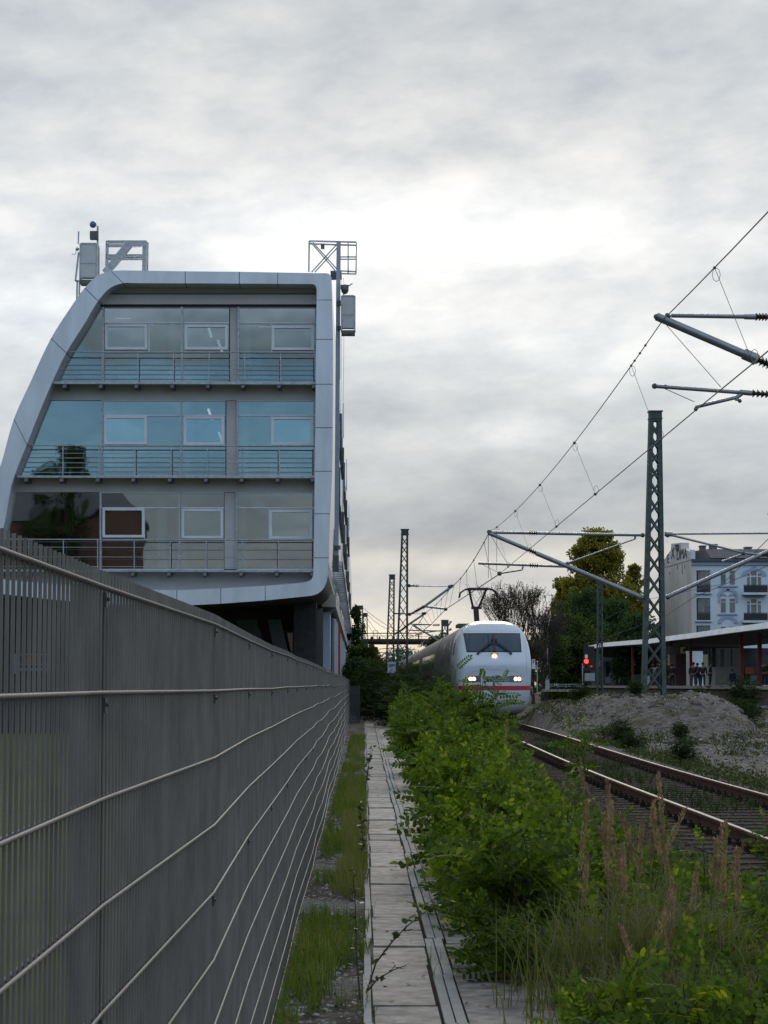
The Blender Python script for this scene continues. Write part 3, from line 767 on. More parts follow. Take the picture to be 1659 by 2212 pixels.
for j in range(NR):
    for i in range(NT_):
        a = j*NT_+i; b = j*NT_+(i+1) % NT_; Fc.append((a, b, b+NT_, a+NT_))
# short shoulder back to the full body
ring = [V[NR*NT_+i] for i in range(NT_)]
for k in range(1, 5):
    for i in range(NT_):
        p = ring[i]; yy = p[1]+(TY+4.6-p[1])*k/4.0; V.append((p[0], yy, p[2]))
    for i in range(NT_):
        a = (NR+k-1)*NT_+i; b = (NR+k-1)*NT_+(i+1) % NT_; Fc.append((a, b, b+NT_, a+NT_))
cab = np_mesh('nose', V, Fc, m_tw, train, True)
def nose_patch(name, x0, x1, z0, z1, off, m, parent, nx_=24, nz_=10, shape=None):
    V = []; Fc = []
    for j in range(nz_+1):
        for i in range(nx_+1):
            fx, fz = i/nx_, j/nz_
            xa, xb = (x0, x1) if shape is None else shape(fz)
            x = xa+(xb-xa)*fx; z = z0+(z1-z0)*fz
            V.append((TX+x, nose(x, z)-off, z))
    for j in range(nz_):
        for i in range(nx_): a = j*(nx_+1)+i; Fc.append((a, a+1, a+nx_+2, a+nx_+1))
    return np_mesh(name, V, Fc, m, parent, True)
m_wsg = bpy.data.materials.new('windscreen glass'); m_wsg.use_nodes = True
b_ = m_wsg.node_tree.nodes['Principled BSDF']; b_.inputs['Base Color'].default_value = (.018, .045, .08, 1); b_.inputs['Roughness'].default_value = .05; b_.inputs['Specular IOR Level'].default_value = .5
ws = nose_patch('windscreen_frame', -1.12, 1.05, 3.02, 3.76, .012, m_black, train, shape=lambda f: (-1.05-.09*f, 1.05+.0*f))
nose_patch('windscreen', -1.12, 1.05, 3.06, 3.72, .024, m_wsg, ws, shape=lambda f: (-1.015-.085*f, 1.01))
mb = MB()
p = [Vector((TX+.0, nose(0, 3.06)-.05, 3.06)), Vector((TX+.0, nose(0, 3.7)-.05, 3.7))]; mb.bar(p[0], p[1], .09, .02, up=(0, 1, 0)); mb.build('windscreen_pillar', m_black, ws)
for s in (-1, 1):
    mb = MB()
    a = Vector((TX+s*.10, nose(0, 3.35)-.08, 3.38)); b = Vector((TX+s*.62, nose(.6, 3.0)-.09, 2.97))
    mb.tube(a, b, .022, 6); mb.tube(a+Vector((s*.05, 0, .05)), b+Vector((-s*.03, -.01, .06)), .012, 5); mb.tube(b, b+Vector((s*.02, .06, -.01)), .045, 8)
    mb.bar(a+Vector((-s*.02, 0, -.02)), a+Vector((-s*.02, 0, .14)), .08, .04); mb.build('wiper', m_black, train)
# red stripe wraps the nose
def stripe():
    V = []; Fc = []; n = 48; k = 4
    for j in range(k+1):
        z = 1.58+.16*j/k
        for i in range(n+1):
            f = i/n*2-1
            x = f*1.435; V.append((TX+x, nose(x, z)-.01, z))
    for j in range(k):
        for i in range(n): a = j*(n+1)+i; Fc.append((a, a+1, a+n+2, a+n+1))
    V += [(TX-1.475, TY+1.2, 1.58), (TX-1.475, TY+1.2, 1.74), (TX-1.475, TY+5, 1.74), (TX-1.475, TY+5, 1.58)]; q = len(V)-4; Fc.append((q, q+1, q+2, q+3))
    return np_mesh('red_stripe', V, Fc, m_tred, train, True)
stripe()
m_lens = mat('headlight housing', (.16, .18, .22), .15, .3, .1, 8)
m_lamp = mat('headlight lamp', (1, .9, .6), emit=(1.0, .80, .50), es=5.5)
m_glow = mat('headlight rim glow', (1, .4, .1), emit=(1.0, .34, .07), es=1.3)
for s in (-1, 1):
    h = nose_patch('headlight', s*.98-.02 if s < 0 else .54, -.54 if s < 0 else 1.0, 1.88, 2.12, .012, m_lens, train, 8, 4)
    for dx in (.92, .795):
        x = s*dx; y = nose(x, 2.0)-.02
        mb = MB(); mb.tube((TX+x, y-.012, 2.0), (TX+x, y+.05, 2.0), .062, 14); mb.build('lamp', m_lamp, h)
        mb = MB(); mb.tube((TX+x, y-.004, 2.0), (TX+x, y+.05, 2.0), .084, 14); mb.build('lamp_ring', m_glow, h)
x, z = 0.0, 2.86; y = nose(x, z)
mb = MB(); mb.box(TX-.12, TX+.12, y-.03, y+.1, z-.10, z+.12); tl = mb.build('top_light', m_lens, train)
for dx in (-.045, .045):
    mb = MB(); mb.tube((TX+dx, y-.05, z), (TX+dx, y-.03, z), .045, 12); mb.build('lamp', m_lamp, tl)
mb = MB(); mb.tube((TX, y-.036, z), (TX, y-.03, z), .115, 14); mb.build('lamp_ring', m_glow, tl)
for (x0, x1) in ((-.38, -.02), (.0, .33), (.39, .53)):
    V = MB()
    for k in range(3):
        z = 1.90+.075*k
        for q in range(6):
            xa = x0+(x1-x0)*q/6; xb = x0+(x1-x0)*(q+1)/6
            V.add([(TX+xa, nose(xa, z)-.012, z), (TX+xb, nose(xb, z)-.012, z), (TX+xb, nose(xb, z+.04)-.012, z+.04), (TX+xa, nose(xa, z+.04)-.012, z+.04)], [(0, 1, 2, 3)])
    V.build('grille', m_black, train)
# hatch seam above the lamps
V = MB()
for q in range(30):
    f0, f1 = q/30*2-1, (q+1)/30*2-1
    def sp_(f): x = f*1.12; z = 2.36-.26*abs(f)**3; return x, z
    (xa, za), (xb, zb) = sp_(f0), sp_(f1)
    V.tube((TX+xa, nose(xa, za)-.002, za), (TX+xb, nose(xb, zb)-.002, zb), .007, 4, caps=False)
V.build('hatch_seam', mat('seam grey', (.35, .37, .40), .5), train)
for pts_ in ([(x_*.1, 1.40) for x_ in range(-13, 14)], [(-1.22, 1.42+.1*k) for k in range(22)], [(1.22, 1.42+.1*k) for k in range(22)], [(x_*.1, 3.84) for x_ in range(-10, 11)], [(-.45, 1.42-.08*k) for k in range(5)], [(.45, 1.42-.08*k) for k in range(5)]):
    V = MB()
    for (xa, za), (xb, zb) in zip(pts_, pts_[1:]): V.tube((TX+xa, nose(xa, za)-.001, za), (TX+xb, nose(xb, zb)-.001, zb), .006, 4, caps=False)
    V.build('panel_seam', MATS['seam grey'], train)
mb = MB(); mb.box(TX-1.0, TX+1.0, TY+2.6, TY+4, .42, .95); mb.build('underside', m_black, train)
# coaches: power car body then passenger cars
def body(y0, y1):
    V = []; Fc = []
    for yy in (y0, y1):
        for i in range(NT_):
            x, z = sect(2*math.pi*i/NT_); V.append((TX+x, yy, z+ZC))
    for i in range(NT_): a, b = i, (i+1) % NT_; Fc.append((a, b, b+NT_, a+NT_))
    return V, Fc
def side_rect(mb, y0, y1, z0, z1, off=.012):
    for s in (-1, 1):
        for k in range(4):
            za = z0+(z1-z0)*k/4; zb = z0+(z1-z0)*(k+1)/4
            def xs_(z):
                zz = z-ZC; b = BT if zz > 0 else BB; n = 3.5 if zz > 0 else 5.0
                tp = 1-.045*max(0, zz/BT)**1.5-.05*max(0, -zz/BB)
                return A_*tp*max(0, 1-abs(zz/b)**n)**(1/n)+off
            mb.add([(TX+s*xs_(za), y0, za), (TX+s*xs_(za), y1, za), (TX+s*xs_(zb), y1, zb), (TX+s*xs_(zb), y0, zb)], [(0, 1, 2, 3)])
cars = [(86.6, 102.6), (103.2, 129.2), (129.8, 155.8), (156.4, 182.4), (183, 209)]
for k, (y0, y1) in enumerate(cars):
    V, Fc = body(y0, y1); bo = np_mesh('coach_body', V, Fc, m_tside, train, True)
    mb = MB()
    if k == 0:
        side_rect(mb, 84.4, 85.2, 2.95, 3.55); side_rect(mb, 88.3, 89.0, 2.6, 3.6); side_rect(mb, 94.5, 95.3, 2.6, 3.6)
        mb.build('side_window', m_dglass, bo)
        g_ = MB(); side_rect(g_, 90, 93.6, 2.7, 3.3); side_rect(g_, 96.5, 101.2, 2.55, 3.35); g_.build('vent_panel', mat('vent panel', (.10, .10, .10), .4, .3, .1, 9), bo)
    else:
        side_rect(mb, y0+3.2, y1-3.2, 2.55, 3.30); mb.build('window_band', m_dglass, bo)
        d_ = MB(); side_rect(d_, y0+1.0, y0+1.9, 1.5, 3.4); side_rect(d_, y1-1.9, y1-1.0, 1.5, 3.4); d_.build('door', mat('train door', (.10, .10, .10), .3, .2), bo)
    mb = MB(); V2, F2 = body(y1, y1+.6)
    cx = np.array([TX, 0, ZC]); V2 = np.array(V2); V2[:, 0] = TX+(V2[:, 0]-TX)*.94; V2[:, 2] = ZC+(V2[:, 2]-ZC)*.94
    np_mesh('gangway', V2, F2, mat('gangway rubber', (.20, .20, .19), .4), train, True)
    st = MB(); side_rect(st, y0, y1, 1.58, 1.74, .008); st.build('red_stripe', m_tred, bo)
    mb = MB()
    for f in ([.18, .82] if k else [.35, .85]):
        c = y0+(y1-y0)*f; mb.box(TX-1.1, TX+1.1, c-1.6, c+1.6, .42, .9)
    mb.build('bogie', m_black, train)
# pantograph
pg = MB(); m_pan = mat('pantograph brown', (.055, .035, .035), .5, .3)
Yp = 91.7; cx = at(1028, 1300, Yp).x
def pt(vx, vy, d=0): return at(vx, vy, Yp)+Vector((0, d, 0))
pg.bar(pt(1030, 1342), pt(1028, 1313), .22, .18, up=(0, 1, 0)); pg.bar(pt(1018, 1313), pt(1040, 1313), .10, .12)
for d in (-.22, .22):
    pg.path([pt(992, 1291, d), pt(994, 1281, d), pt(1004, 1274, d), pt(1014, 1271.5, d), pt(1050, 1271.5, d), pt(1062, 1273, d), pt(1072, 1280, d), pt(1075, 1291, d)], .035, 6)
pg.tube(pt(1022, 1313), pt(1013, 1274), .05, 6); pg.tube(pt(1034, 1313), pt(1050, 1274), .05, 6); pg.tube(pt(1012, 1273, -.2), pt(1012, 1273, .2), .04, 5); pg.tube(pt(1050, 1273, -.2), pt(1050, 1273, .2), .04, 5)
pg.tube(pt(1023, 1311), pt(1046, 1277), .012, 4); pg.tube(pt(1033, 1311), pt(1016, 1277), .012, 4); pg.tube(pt(1008, 1274), pt(1054, 1274), .03, 5)
pg.build('pantograph', m_pan, train)
mb = MB(); mb.box(cx-.8, cx+.8, Yp-1, Yp+1.5, 4.2, 4.34); mb.build('roof_equipment', m_dsteel, train)

# ================================================================ MASTS AND OVERHEAD LINE
m_ins = mat('brown insulator', (.045, .028, .025), .25, 0, .2, 8)
m_tubes = mat('bracket tube', (.24, .26, .28), .42, .6, .1, 4)
def mast(c0, c1, Y, ytop, ybot_z, w0, w1, n, label, depth=.42, name='catenary_mast', group='lattice masts carrying the overhead line', pieces=True):
    """c0/c1: seen x of the axis at the foot / at the top"""
    top = at(c1, ytop, Y); bx = at(c0, 1478, Y).x; base = Vector((bx, Y, ybot_z))
    o = empty(name, base, label, 'mast', group)
    H = top.z-ybot_z; leg = .10 if w0 < .75 else .15
    def pos(f, sx_, sy_, inset=0): w = w0+(w1-w0)*f-inset; return Vector((bx+(top.x-bx)*f+sx_*w/2, Y+sy_*depth*(1-.35*f)/2, ybot_z+H*f))
    for sx_ in (-1, 1):
        mb = MB()
        for sy_ in (-1, 1): mb.bar(pos(0, sx_, sy_, leg), pos(1, sx_, sy_, leg), leg, .05, up=(0, 1, 0))
        a = pos(0, sx_, -1, .01); b = pos(1, sx_, -1, .01); mb.bar(a+Vector((0, depth/2, 0)), b+Vector((0, depth*.33, 0)), .02, depth*.9, up=(0, 1, 0))
        mb.build('leg', m_mast, o)
    mb = MB(); f = .03; k = 0; hh = (.97-.03)/n
    # panels shorten towards the top, as the mast narrows
    ws = [w0+(w1-w0)*(i+.5)/n for i in range(n)]; tot_ = sum(ws); fs = [.02]
    for w in ws: fs.append(fs[-1]+w/tot_*(.955-.02))
    for i in range(n):
        a, b = fs[i], fs[i+1]
        for sy_ in (-1, 1):
            mb.bar(pos(a, -1, sy_, leg), pos(b, 1, sy_, leg), leg*.36, .02, up=(0, 1, 0)); mb.bar(pos(a, 1, sy_, leg), pos(b, -1, sy_, leg), leg*.36, .03, up=(0, 1, 0))
        for sx_ in (-1, 1): mb.bar(pos(a, sx_, -1, .05), pos(b, sx_, 1, .05), .02, leg*.36)
    mb.build('lattice', m_mast, o)
    mb = MB(); d = depth*.65/2
    mb.box(top.x-w1/2-.015, top.x+w1/2+.015, Y-d-.04, Y+d+.04, top.z-.42*w1/.45, top.z-.04); mb.box(top.x-w1/2-.05, top.x+w1/2+.05, Y-d-.07, Y+d+.07, top.z-.04, top.z)
    mb.box(top.x-w1/2-.04, top.x+w1/2+.04, Y-d-.06, Y+d+.06, top.z-.30, top.z-.27)
    mb.build('cap', m_mast, o)
    return o
def insulator(a, b, r, parent):
    mb = MB(); a = Vector(a); b = Vector(b); n = max(4, int((b-a).length/.07)); mb.tube(a, b, r*.42, 8)
    for i in range(n):
        p = a+(b-a)*((i+.5)/n); d = (b-a).normalized()*(.018); mb.tube(p-d, p+d, r, 10, r*.5)
    mb.build('insulator', m_ins, parent)
def bracket(parent, Y, tubes, ins):
    mb = MB()
    for (x0, y0, x1, y1, r) in tubes: mb.tube(at(x0, y0, Y), at(x1, y1, Y), r, 8)
    o = mb.build('cantilever', m_tubes, parent)
    for (x0, y0, x1, y1, r) in ins: insulator(at(x0, y0, Y), at(x1, y1, Y), r, o)
    return o
def clampball(parent, pts, Y, r=.05):
    for (x, y) in pts: mb = MB(); mb.ball(at(x, y, Y), r, 6, 4); mb.build('wire_clamp', m_dsteel, parent)
# near mast on the mound, brackets both ways
mA = mast(1411.5, 1415, 78, 888, 1.30, .86, .42, 14, 'tall dark green lattice mast standing on the sandy mound beside the track', .5)
mb = MB(); bx = at(1411.5, 1478, 78).x; mb.box(bx-.62, bx+.62, 77.6, 78.4, .8, 1.36); mb.build('footing', m_concrete, mA)
bracket(mA, 78, [(1062, 1150, 1143, 1151.5, .055), (1161, 1152, 1392, 1156, .055), (1055, 1151, 1140, 1187, .075), (1158, 1195, 1390, 1292, .085), (1033, 1217, 1144, 1221, .045), (1163, 1222, 1222, 1224, .045),
                 (1222, 1221, 1226, 1216, .03), (1224, 1217, 1372, 1164, .028), (1372, 1164, 1372, 1157, .04), (1079, 1239, 1128, 1231, .03), (1128, 1231, 1130, 1222, .03), (1037, 1217, 1079, 1238, .008)],
        [(1143, 1151.5, 1161, 1152, .10), (1140, 1187, 1158, 1195, .12), (1144, 1221, 1163, 1222, .10)])
clampball(mA, [(1057, 1149), (1079, 1239), (1226, 1218), (1388, 1156), (1388, 1291), (1442, 1156), (1443, 1290), (1605, 1195)], 78, .09)
bracket(mA, 78, [(1436, 1153, 1452, 1154, .09), (1452, 1153.5, 1800, 1151, .035), (1450, 1156, 1605, 1194, .04), (1605, 1194, 1645, 1199, .045), (1440, 1290, 1800, 1128, .075), (1560, 1213, 1607, 1196, .04), (1645, 1199, 1720, 1204, .04)], [(1645, 1199, 1665, 1200.5, .1)])
# cantilever of the nearer mast (mast itself stands just outside the picture)
mB = mast(2352, 2352, 31.6, -300, .1, .86, .42, 14, 'nearest lattice mast just outside the right edge holding the large bracket', .5)
bracket(mB, 31.6, [(1450, 681.5, 1612, 684, .033), (1608, 684, 1632, 684.5, .042), (1660, 684.5, 2290, 700, .033), (1418, 683.5, 1612, 767, .062), (1606, 764, 1634, 776, .085), (1665, 789, 2290, 1052, .062),
                   (1414, 834, 1601, 848, .030), (1598, 847, 1624, 849.5, .04), (1662, 852, 1800, 862, .030), (1503, 879, 1592, 858, .028), (1592, 858, 1602, 851, .03), (1590, 856, 1592, 865, .03), (1503, 879, 1502, 888, .02),
                   (1428, 836, 1500, 868, .006)],
        [(1632, 684.5, 1660, 684.8, .062), (1634, 776, 1665, 789, .085), (1624, 849.5, 1662, 852, .062)])
clampball(mB, [(1441, 680), (1445, 683), (1433, 690), (1437, 835), (1503, 884), (1592, 862), (1598, 866), (1614, 760), (1431, 694)], 31.6, .032)
clampball(mB, [(1418, 684), (1414, 834)], 31.6, .045)
# left masts
mC = mast(866, 874.5, 116.6, 1143, -.1, .74, .36, 15, 'tall lattice mast left of the train with a bracket reaching over it', .5)
bracket(mC, 116.6, [(884, 1265, 892, 1265, .06), (905, 1266, 972, 1267.5, .022), (884, 1328, 897, 1321, .06), (917, 1310, 977, 1266, .065), (912.7, 1309.6, 963, 1315.6, .05)], [(892, 1265, 905, 1266, .10), (897, 1321, 915, 1311, .13)])
clampball(mC, [(971, 1267), (976, 1266), (963, 1316), (915, 1311), (884, 1265), (885, 1327)], 116.6, .10)
mD = mast(840, 847, 146, 1241, 0, .70, .36, 15, 'lattice mast second in line left of the train, behind the taller one', .5)
bracket(mD, 146, [(852, 1325, 862, 1325, .06), (872, 1325.5, 912, 1326, .025), (918, 1325, 880, 1351, .07), (866, 1362, 852, 1370, .07), (884, 1348, 931, 1349, .04)], [(862, 1325, 872, 1325.5, .11), (880, 1351, 866, 1362, .13)])
clampball(mD, [(914, 1325), (918, 1325)], 146, .11)
mE = mast(961.5, 961, 190, 1339, 2.0, .75, .6, 5, 'mast with dark switch gear rising behind the roof of the train', .5)
bracket(mE, 190, [(891, 1350, 945, 1350, .03), (891, 1350, 950, 1385, .08), (882, 1361, 956, 1363, .06), (905, 1368, 953, 1362, .05), (965, 1356, 973, 1345, .06), (971, 1343, 976, 1343, .08), (970, 1362, 975, 1358, .09), (951, 1368, 966, 1368, .12)], [(935, 1350, 950, 1350, .13)])
mF = mast(780, 779, 220, 1308, 0, .62, .46, 12, 'distant lattice mast nearest the office building, tallest of three', .4)
mG = mast(789.5, 789, 244, 1324, 0, .70, .50, 12, 'distant lattice mast in the middle distance, right one of three', .4)
mH = mast(785, 784.5, 283, 1346, 0, .6, .45, 10, 'shortest distant lattice mast standing between two others', .4)
mI = mast(1295, 1296, 166, 1252, .2, .50, .40, 10, 'slim dark lattice mast in front of the dark green tree by the platform end', .4)

def wire(name, label, pts, r=.010, n=4, m=None):
    o = empty(name, Vector(pts[0][0]), label, 'wire', 'overhead line wires')
    return o
m_cu = mat('weathered wire', (.10, .11, .11), .5, .4, .1, 4)
# supports of the main line: (Y, messenger point, contact point)
S = [(-15.0, Vector((4.42, -15, 7.2)), Vector((4.95, -15, 5.85))), (31.6, at(1433, 690, 31.6), at(1503, 886, 31.6)), (78.0, at(1057, 1150, 78), at(1079, 1240, 78)),
     (116.6, at(975, 1268, 116.6), at(963, 1316, 116.6)), (146.0, at(917, 1325, 146), at(931, 1349, 146)), (190.0, at(891, 1350, 190), at(905, 1369, 190)), (240, at(868, 1372, 240), at(874, 1383, 240))]
cat = empty('overhead_line', S[1][2], 'overhead contact wire and carrying cable with thin droppers above the train', 'wire', None)
for k in range(len(S)-1):
    (ya, ma, ca), (yb_, mb_, cb_) = S[k], S[k+1]
    L = yb_-ya; sag = .36*(L/46)**2
    def mp(f): p = ma+(mb_-ma)*f; return p-Vector((0, 0, sag*4*f*(1-f)*1.0))
    def cp(f): return ca+(cb_-ca)*f
    r = .0095 if k < 2 else (.020 if k < 4 else .03)
    w = MB(); w.path([mp(f/16) for f in range(17)], r*.85, 4); w.build('carrying_cable', m_cu, cat)
    w = MB(); w.path([cp(0), cp(.5), cp(1)], r, 5); w.build('contact_wire', m_cu, cat)
    fr_ = {0: (.80,), 1: (.085, .30, .5, .70, .90)}.get(k, (.1, .32, .5, .68, .9))
    if k == 0: fr_ = (.90,)
    for f in fr_:
        a, b = mp(f), cp(f); d = MB(); rr_ = .0045 if k < 2 else (.011 if k < 4 else .02)
        d.tube(a, b, rr_, 4)
        if k < 2:
            for q, sgn in ((a, -1), (b, 1)):
                d.ball(q, .022 if k == 0 or f < .3 else .035, 6, 4)
                pts = [q+Vector((.05*math.sin(t_)+.02, 0, sgn*(.09-.09*math.cos(t_)))) for t_ in [i*math.pi/4 for i in range(9)]]; d.path(pts, rr_, 3)
        else: d.ball(a, .04, 5, 3)
        d.build('dropper', m_cu, cat)
# slack stitch wires at the supports
for (a, b, Y1, Y2) in (((1435, 697), (1557, 836), 31.6, 29.2), ((1060, 1156), (1095, 1216), 78, 75), ((1055, 1156), (1055, 1248), 78, 79.5), ((1073, 1153), (1073, 1233), 77, 77)):
    w = MB(); w.tube(at(*a, Y1), at(*b, Y2), .005 if Y1 < 40 else .010, 4); w.build('dropper', m_cu, cat)
for f in (.045, .06, .075, .085):
    (ya, ma, ca), (yb_, mb_, cb_) = S[1], S[2]; w = MB(); w.ball(ma+(mb_-ma)*f-Vector((0, 0, .36*4*f*(1-f))), .022, 6, 4); w.build('wire_clamp', m_dsteel, cat)
# the neighbouring line on the right of the mast
c2 = empty('overhead_line', at(1700, 1204, 78), 'thin overhead wire of the next track passing in front of the pale blue house', 'wire')
w = MB(); w.path([at(1659, 1090+20, 60), at(1700, 1204, 78), at(1500, 1290, 116), at(1436, 1331, 146), at(1330, 1370, 190), at(1240, 1400, 240)], .016, 4); w.build('contact_wire', m_cu, c2)
w = MB(); w.path([at(1672, 1152, 78), at(1560, 1262, 95), at(1390, 1297, 146), at(1300, 1340, 190)], .014, 4); w.build('carrying_cable', m_cu, c2)
# feeder lines from the distant masts on the left
for i, (x0, y0, Y0, x1, y1) in enumerate(((783, 1312, 220, 930, 1374), (794, 1328, 244, 880, 1356), (794, 1337, 244, 860, 1378), (794, 1349, 244, 850, 1384))):
    o = empty('feeder_wire', at(x0, y0, Y0), ['uppermost thin feeder wire sloping down from the distant left masts', 'second thin feeder wire from the top below the distant left masts', 'third thin feeder wire from the top below the distant left masts', 'lowest thin feeder wire sloping down from the distant left masts'][i], 'wire', 'thin feeder wires by the distant masts')
    w = MB(); a = at(x0, y0, Y0); b = at(x1, y1, Y0+60); w.path([a+(b-a)*(k/8)-Vector((0, 0, 1.0*4*(k/8)*(1-k/8))) for k in range(9)], .028, 3); w.build('wire', m_cu, o)
# kilometre board on the left mast
kb_ = at(846, 1442, 116); mo = empty('kilometre_board', kb_, 'small white board reading 289 and II on the left lattice mast', 'sign')
mb = MB(); w_, h_ = .215, .29; mb.box(kb_.x-w_, kb_.x+w_, 116.0, 116.02, kb_.z-h_, kb_.z+h_); mb.build('board', mat('sign white', (.58, .64, .72), .5, 0, .03), mo)
m_ink = mat('black lettering', (.015, .015, .02), .6)
text_mesh('lettering', '289', .235, m_ink, mo, (kb_.x, 115.985, kb_.z+.115)); text_mesh('lettering', 'II', .21, m_ink, mo, (kb_.x, 115.985, kb_.z-.13))

# ================================================================ STATION
m_pedge = mat('platform edge stone', (.33, .32, .30), .85, 0, .15, 3)
m_pbrick = mat('brown platform brick', (.085, .055, .045), .9, 0, .25, 3)
m_fascia = mat('white canopy fascia', (.84, .85, .83), .5, 0, .07, .8)
m_under = mat('canopy underside', (.075, .066, .062), .8, 0, .2, .8)
m_redcol = mat('dark red column', (.21, .026, .024), .5, 0, .1, 2)
PX0, PX1 = 27.95, 24.75                      # platform edge x at Y=138 and Y=240
def pe(Y): return PX0+(PX1-PX0)*(Y-138)/102.0
plat = empty('station_platform', (pe(138), 138, 0), 'raised station platform with pale edge and brown brick wall on the right', 'platform')
mb = MB(); ZP = 1.66
def pseg(mb, ya, yb_, dx0, dx1, z0, z1): mb.hexa([(pe(ya)+dx0, ya, z0), (pe(ya)+dx1, ya, z0), (pe(yb_)+dx1, yb_, z0), (pe(yb_)+dx0, yb_, z0), (pe(ya)+dx0, ya, z1), (pe(ya)+dx1, ya, z1), (pe(yb_)+dx1, yb_, z1), (pe(yb_)+dx0, yb_, z1)])
pseg(mb, 120, 238, .15, 14, 0, ZP-.004); mb.build('brick_wall', m_pbrick, plat)
mb = MB(); pseg(mb, 120, 238, 0, 1.1, ZP-.22, ZP); mb.build('platform_edge', m_pedge, plat)
mb = MB(); pseg(mb, 120, 238, 1.1, 14, ZP-.05, ZP-.002); mb.build('paving', mat('platform paving', (.12, .115, .11), .9, 0, .1, 2), plat)
mb = MB()
Y = 122
while Y < 160: mb.box(pe(Y)-.1, pe(Y)+.14, Y, Y+1.6, .12, .34); Y += 3.1
mb.build('white_footing', mat('footing white', (.40, .38, .35), .8, 0, .2), plat)
# canopy: fascia line traced, roof 9 m deep
canopy = empty('platform_canopy', (pe(150), 150, ZP), 'long white edged platform canopy on dark red columns sloping into the distance', 'canopy')
line = [(1267, 1395, 236), (1300, 1388.5, 222), (1350, 1384, 205), (1400, 1380, 190), (1450, 1372.5, 177), (1500, 1366, 166), (1560, 1357, 157), (1610, 1350, 150), (1659, 1343.5, 145), (1740, 1332, 137), (1860, 1315, 127)]
fb = MB(); rf = MB(); un = MB(); TH = .42
for a, b in zip(line, line[1:]):
    A, B = at(*a), at(*b); d = Vector((0, 0, -TH)); w = Vector((.30, .05, 0)); q = Vector((.17, 0, 0)); fb.hexa([A+d, B+d, B+d+w, A+d+w, A+q, B+q, B+w, A+w])
    W9 = Vector((8.5, .3, -.02)); u = Vector((0, 0, -.05)); rf.hexa([A+u+w, B+u+w, B+u+W9, A+u+W9, A+w-Vector((0, 0, .01)), B+w-Vector((0, 0, .01)), B+W9, A+W9])
    un.hexa([A+d+w+Vector((0, 0, .06)), B+d+w+Vector((0, 0, .06)), B+d+W9+Vector((0, 0, -.2)), A+d+W9+Vector((0, 0, -.2)), A+d+w+Vector((0, 0, .1)), B+d+w+Vector((0, 0, .1)), B+d+W9, A+d+W9])
fb.build('fascia', m_fascia, canopy); rf.build('roof', m_dsteel, canopy); un.build('underside', m_under, canopy)
A = at(*line[0]); mb = MB(); mb.hexa([A+Vector((.13, .06, -TH)), A+Vector((8.5, .3, -TH)), A+Vector((8.5, .5, -TH)), A+Vector((.13, .26, -TH)), A+Vector((.13, .06, -.02)), A+Vector((8.5, .3, -.02)), A+Vector((8.5, .5, -.02)), A+Vector((.13, .26, -.02))]); mb.build('end_fascia', m_fascia, canopy)
rnd = random.Random(3)
for (vx, Y, w) in ((1367, 205, .20), (1391, 205, .18), (1412, 200, .18), (1450, 186, .20), (1493, 176, .22), (1473, 190, .18), (1603, 158, .26), (1642, 156, .28), (1672, 152, .26)):
    p = at(vx, 1478, Y); mb = MB(); zt = 5.6 if Y < 160 else 5.4
    mb.box(p.x-w/2, p.x+w/2, Y-w/2, Y+w/2, ZP, zt); mb.build('column', m_redcol, canopy)
lampm = mat('underside lamp', (.10, .09, .09), .6)
for i in range(16):
    f = i/15; Y = 225-75*f; p = at(1300+365*f, 1400, Y); zt = at(*line[0]).z
    mb = MB(); z = (at(1300+365*f, 1404-40*f, Y)).z-.05; mb.box(p.x+.9, p.x+1.5, Y, Y+.5, z-.22, z-.02); mb.build('underside_lamp', lampm, canopy)
# station house and kiosk under the canopy
st = empty('station_house', at(1310, 1480, 232), 'grey station entrance block with glazed doors at the left end of the canopy', 'station building')
def vbox(mb, x0, y0, x1, y1, Y, d=.3):
    a = at(x0, y1, Y); b = at(x1, y0, Y); mb.box(a.x, b.x, Y, Y+d, a.z, b.z)
mb = MB(); vbox(mb, 1285, 1399, 1362, 1482, 232, 5); mb.build('wall', mat('dim plaster', (.10, .105, .11), .8, 0, .15, 1), st)
mb = MB(); vbox(mb, 1304, 1420, 1351, 1428, 231.5, .4); mb.build('sign_band', mat('sign band', (.30, .31, .30), .6, 0, .2, 4), st)
for x in (1307, 1320, 1335):
    mb = MB(); vbox(mb, x, 1429, x+11, 1478, 231.7, .2); d = mb.build('door', mat('door frame grey', (.16, .16, .16), .5), st)
    mb = MB(); vbox(mb, x+1.5, 1431, x+9.5, 1461, 231.62, .06); mb.build('pane', m_dglass, d)
    mb = MB(); vbox(mb, x+1.5, 1463.5, x+9.5, 1474, 231.62, .06); mb.build('panel', mat('door panel', (.24, .25, .22), .6), d)
mb = MB(); vbox(mb, 1289, 1400, 1297, 1440, 231.6, .3); mb.build('pilaster', mat('pale pilaster', (.36, .38, .42), .7), st)
ko = empty('kiosk', at(1560, 1482, 166), 'low platform kiosk with cream lower wall and wide dark windows behind the people', 'kiosk')
mb = MB(); vbox(mb, 1546, 1458-18, 1598, 1481, 166, 3); mb.build('lower_wall', mat('cream grey panel', (.22, .21, .185), .8, 0, .1, 1), ko)
mb = MB(); vbox(mb, 1532, 1400, 1600, 1440, 166.1, 3); mb.build('window_strip', m_dglass, ko)
mb = MB()
for x in (1530, 1558, 1562, 1580): vbox(mb, x, 1402, x+1.6, 1440, 166.0, .08)
mb.build('window_post', m_dsteel, ko)
mb = MB(); vbox(mb, 1529, 1428-14, 1546, 1481, 166.2, 2); mb.build('cream_door', mat('cream door', (.40, .37, .30), .7, 0, .06), ko)
hall = empty('waiting_shelter', at(1480, 1482, 178), 'dark brown timber walled shelter between the red columns of the platform', 'shelter')
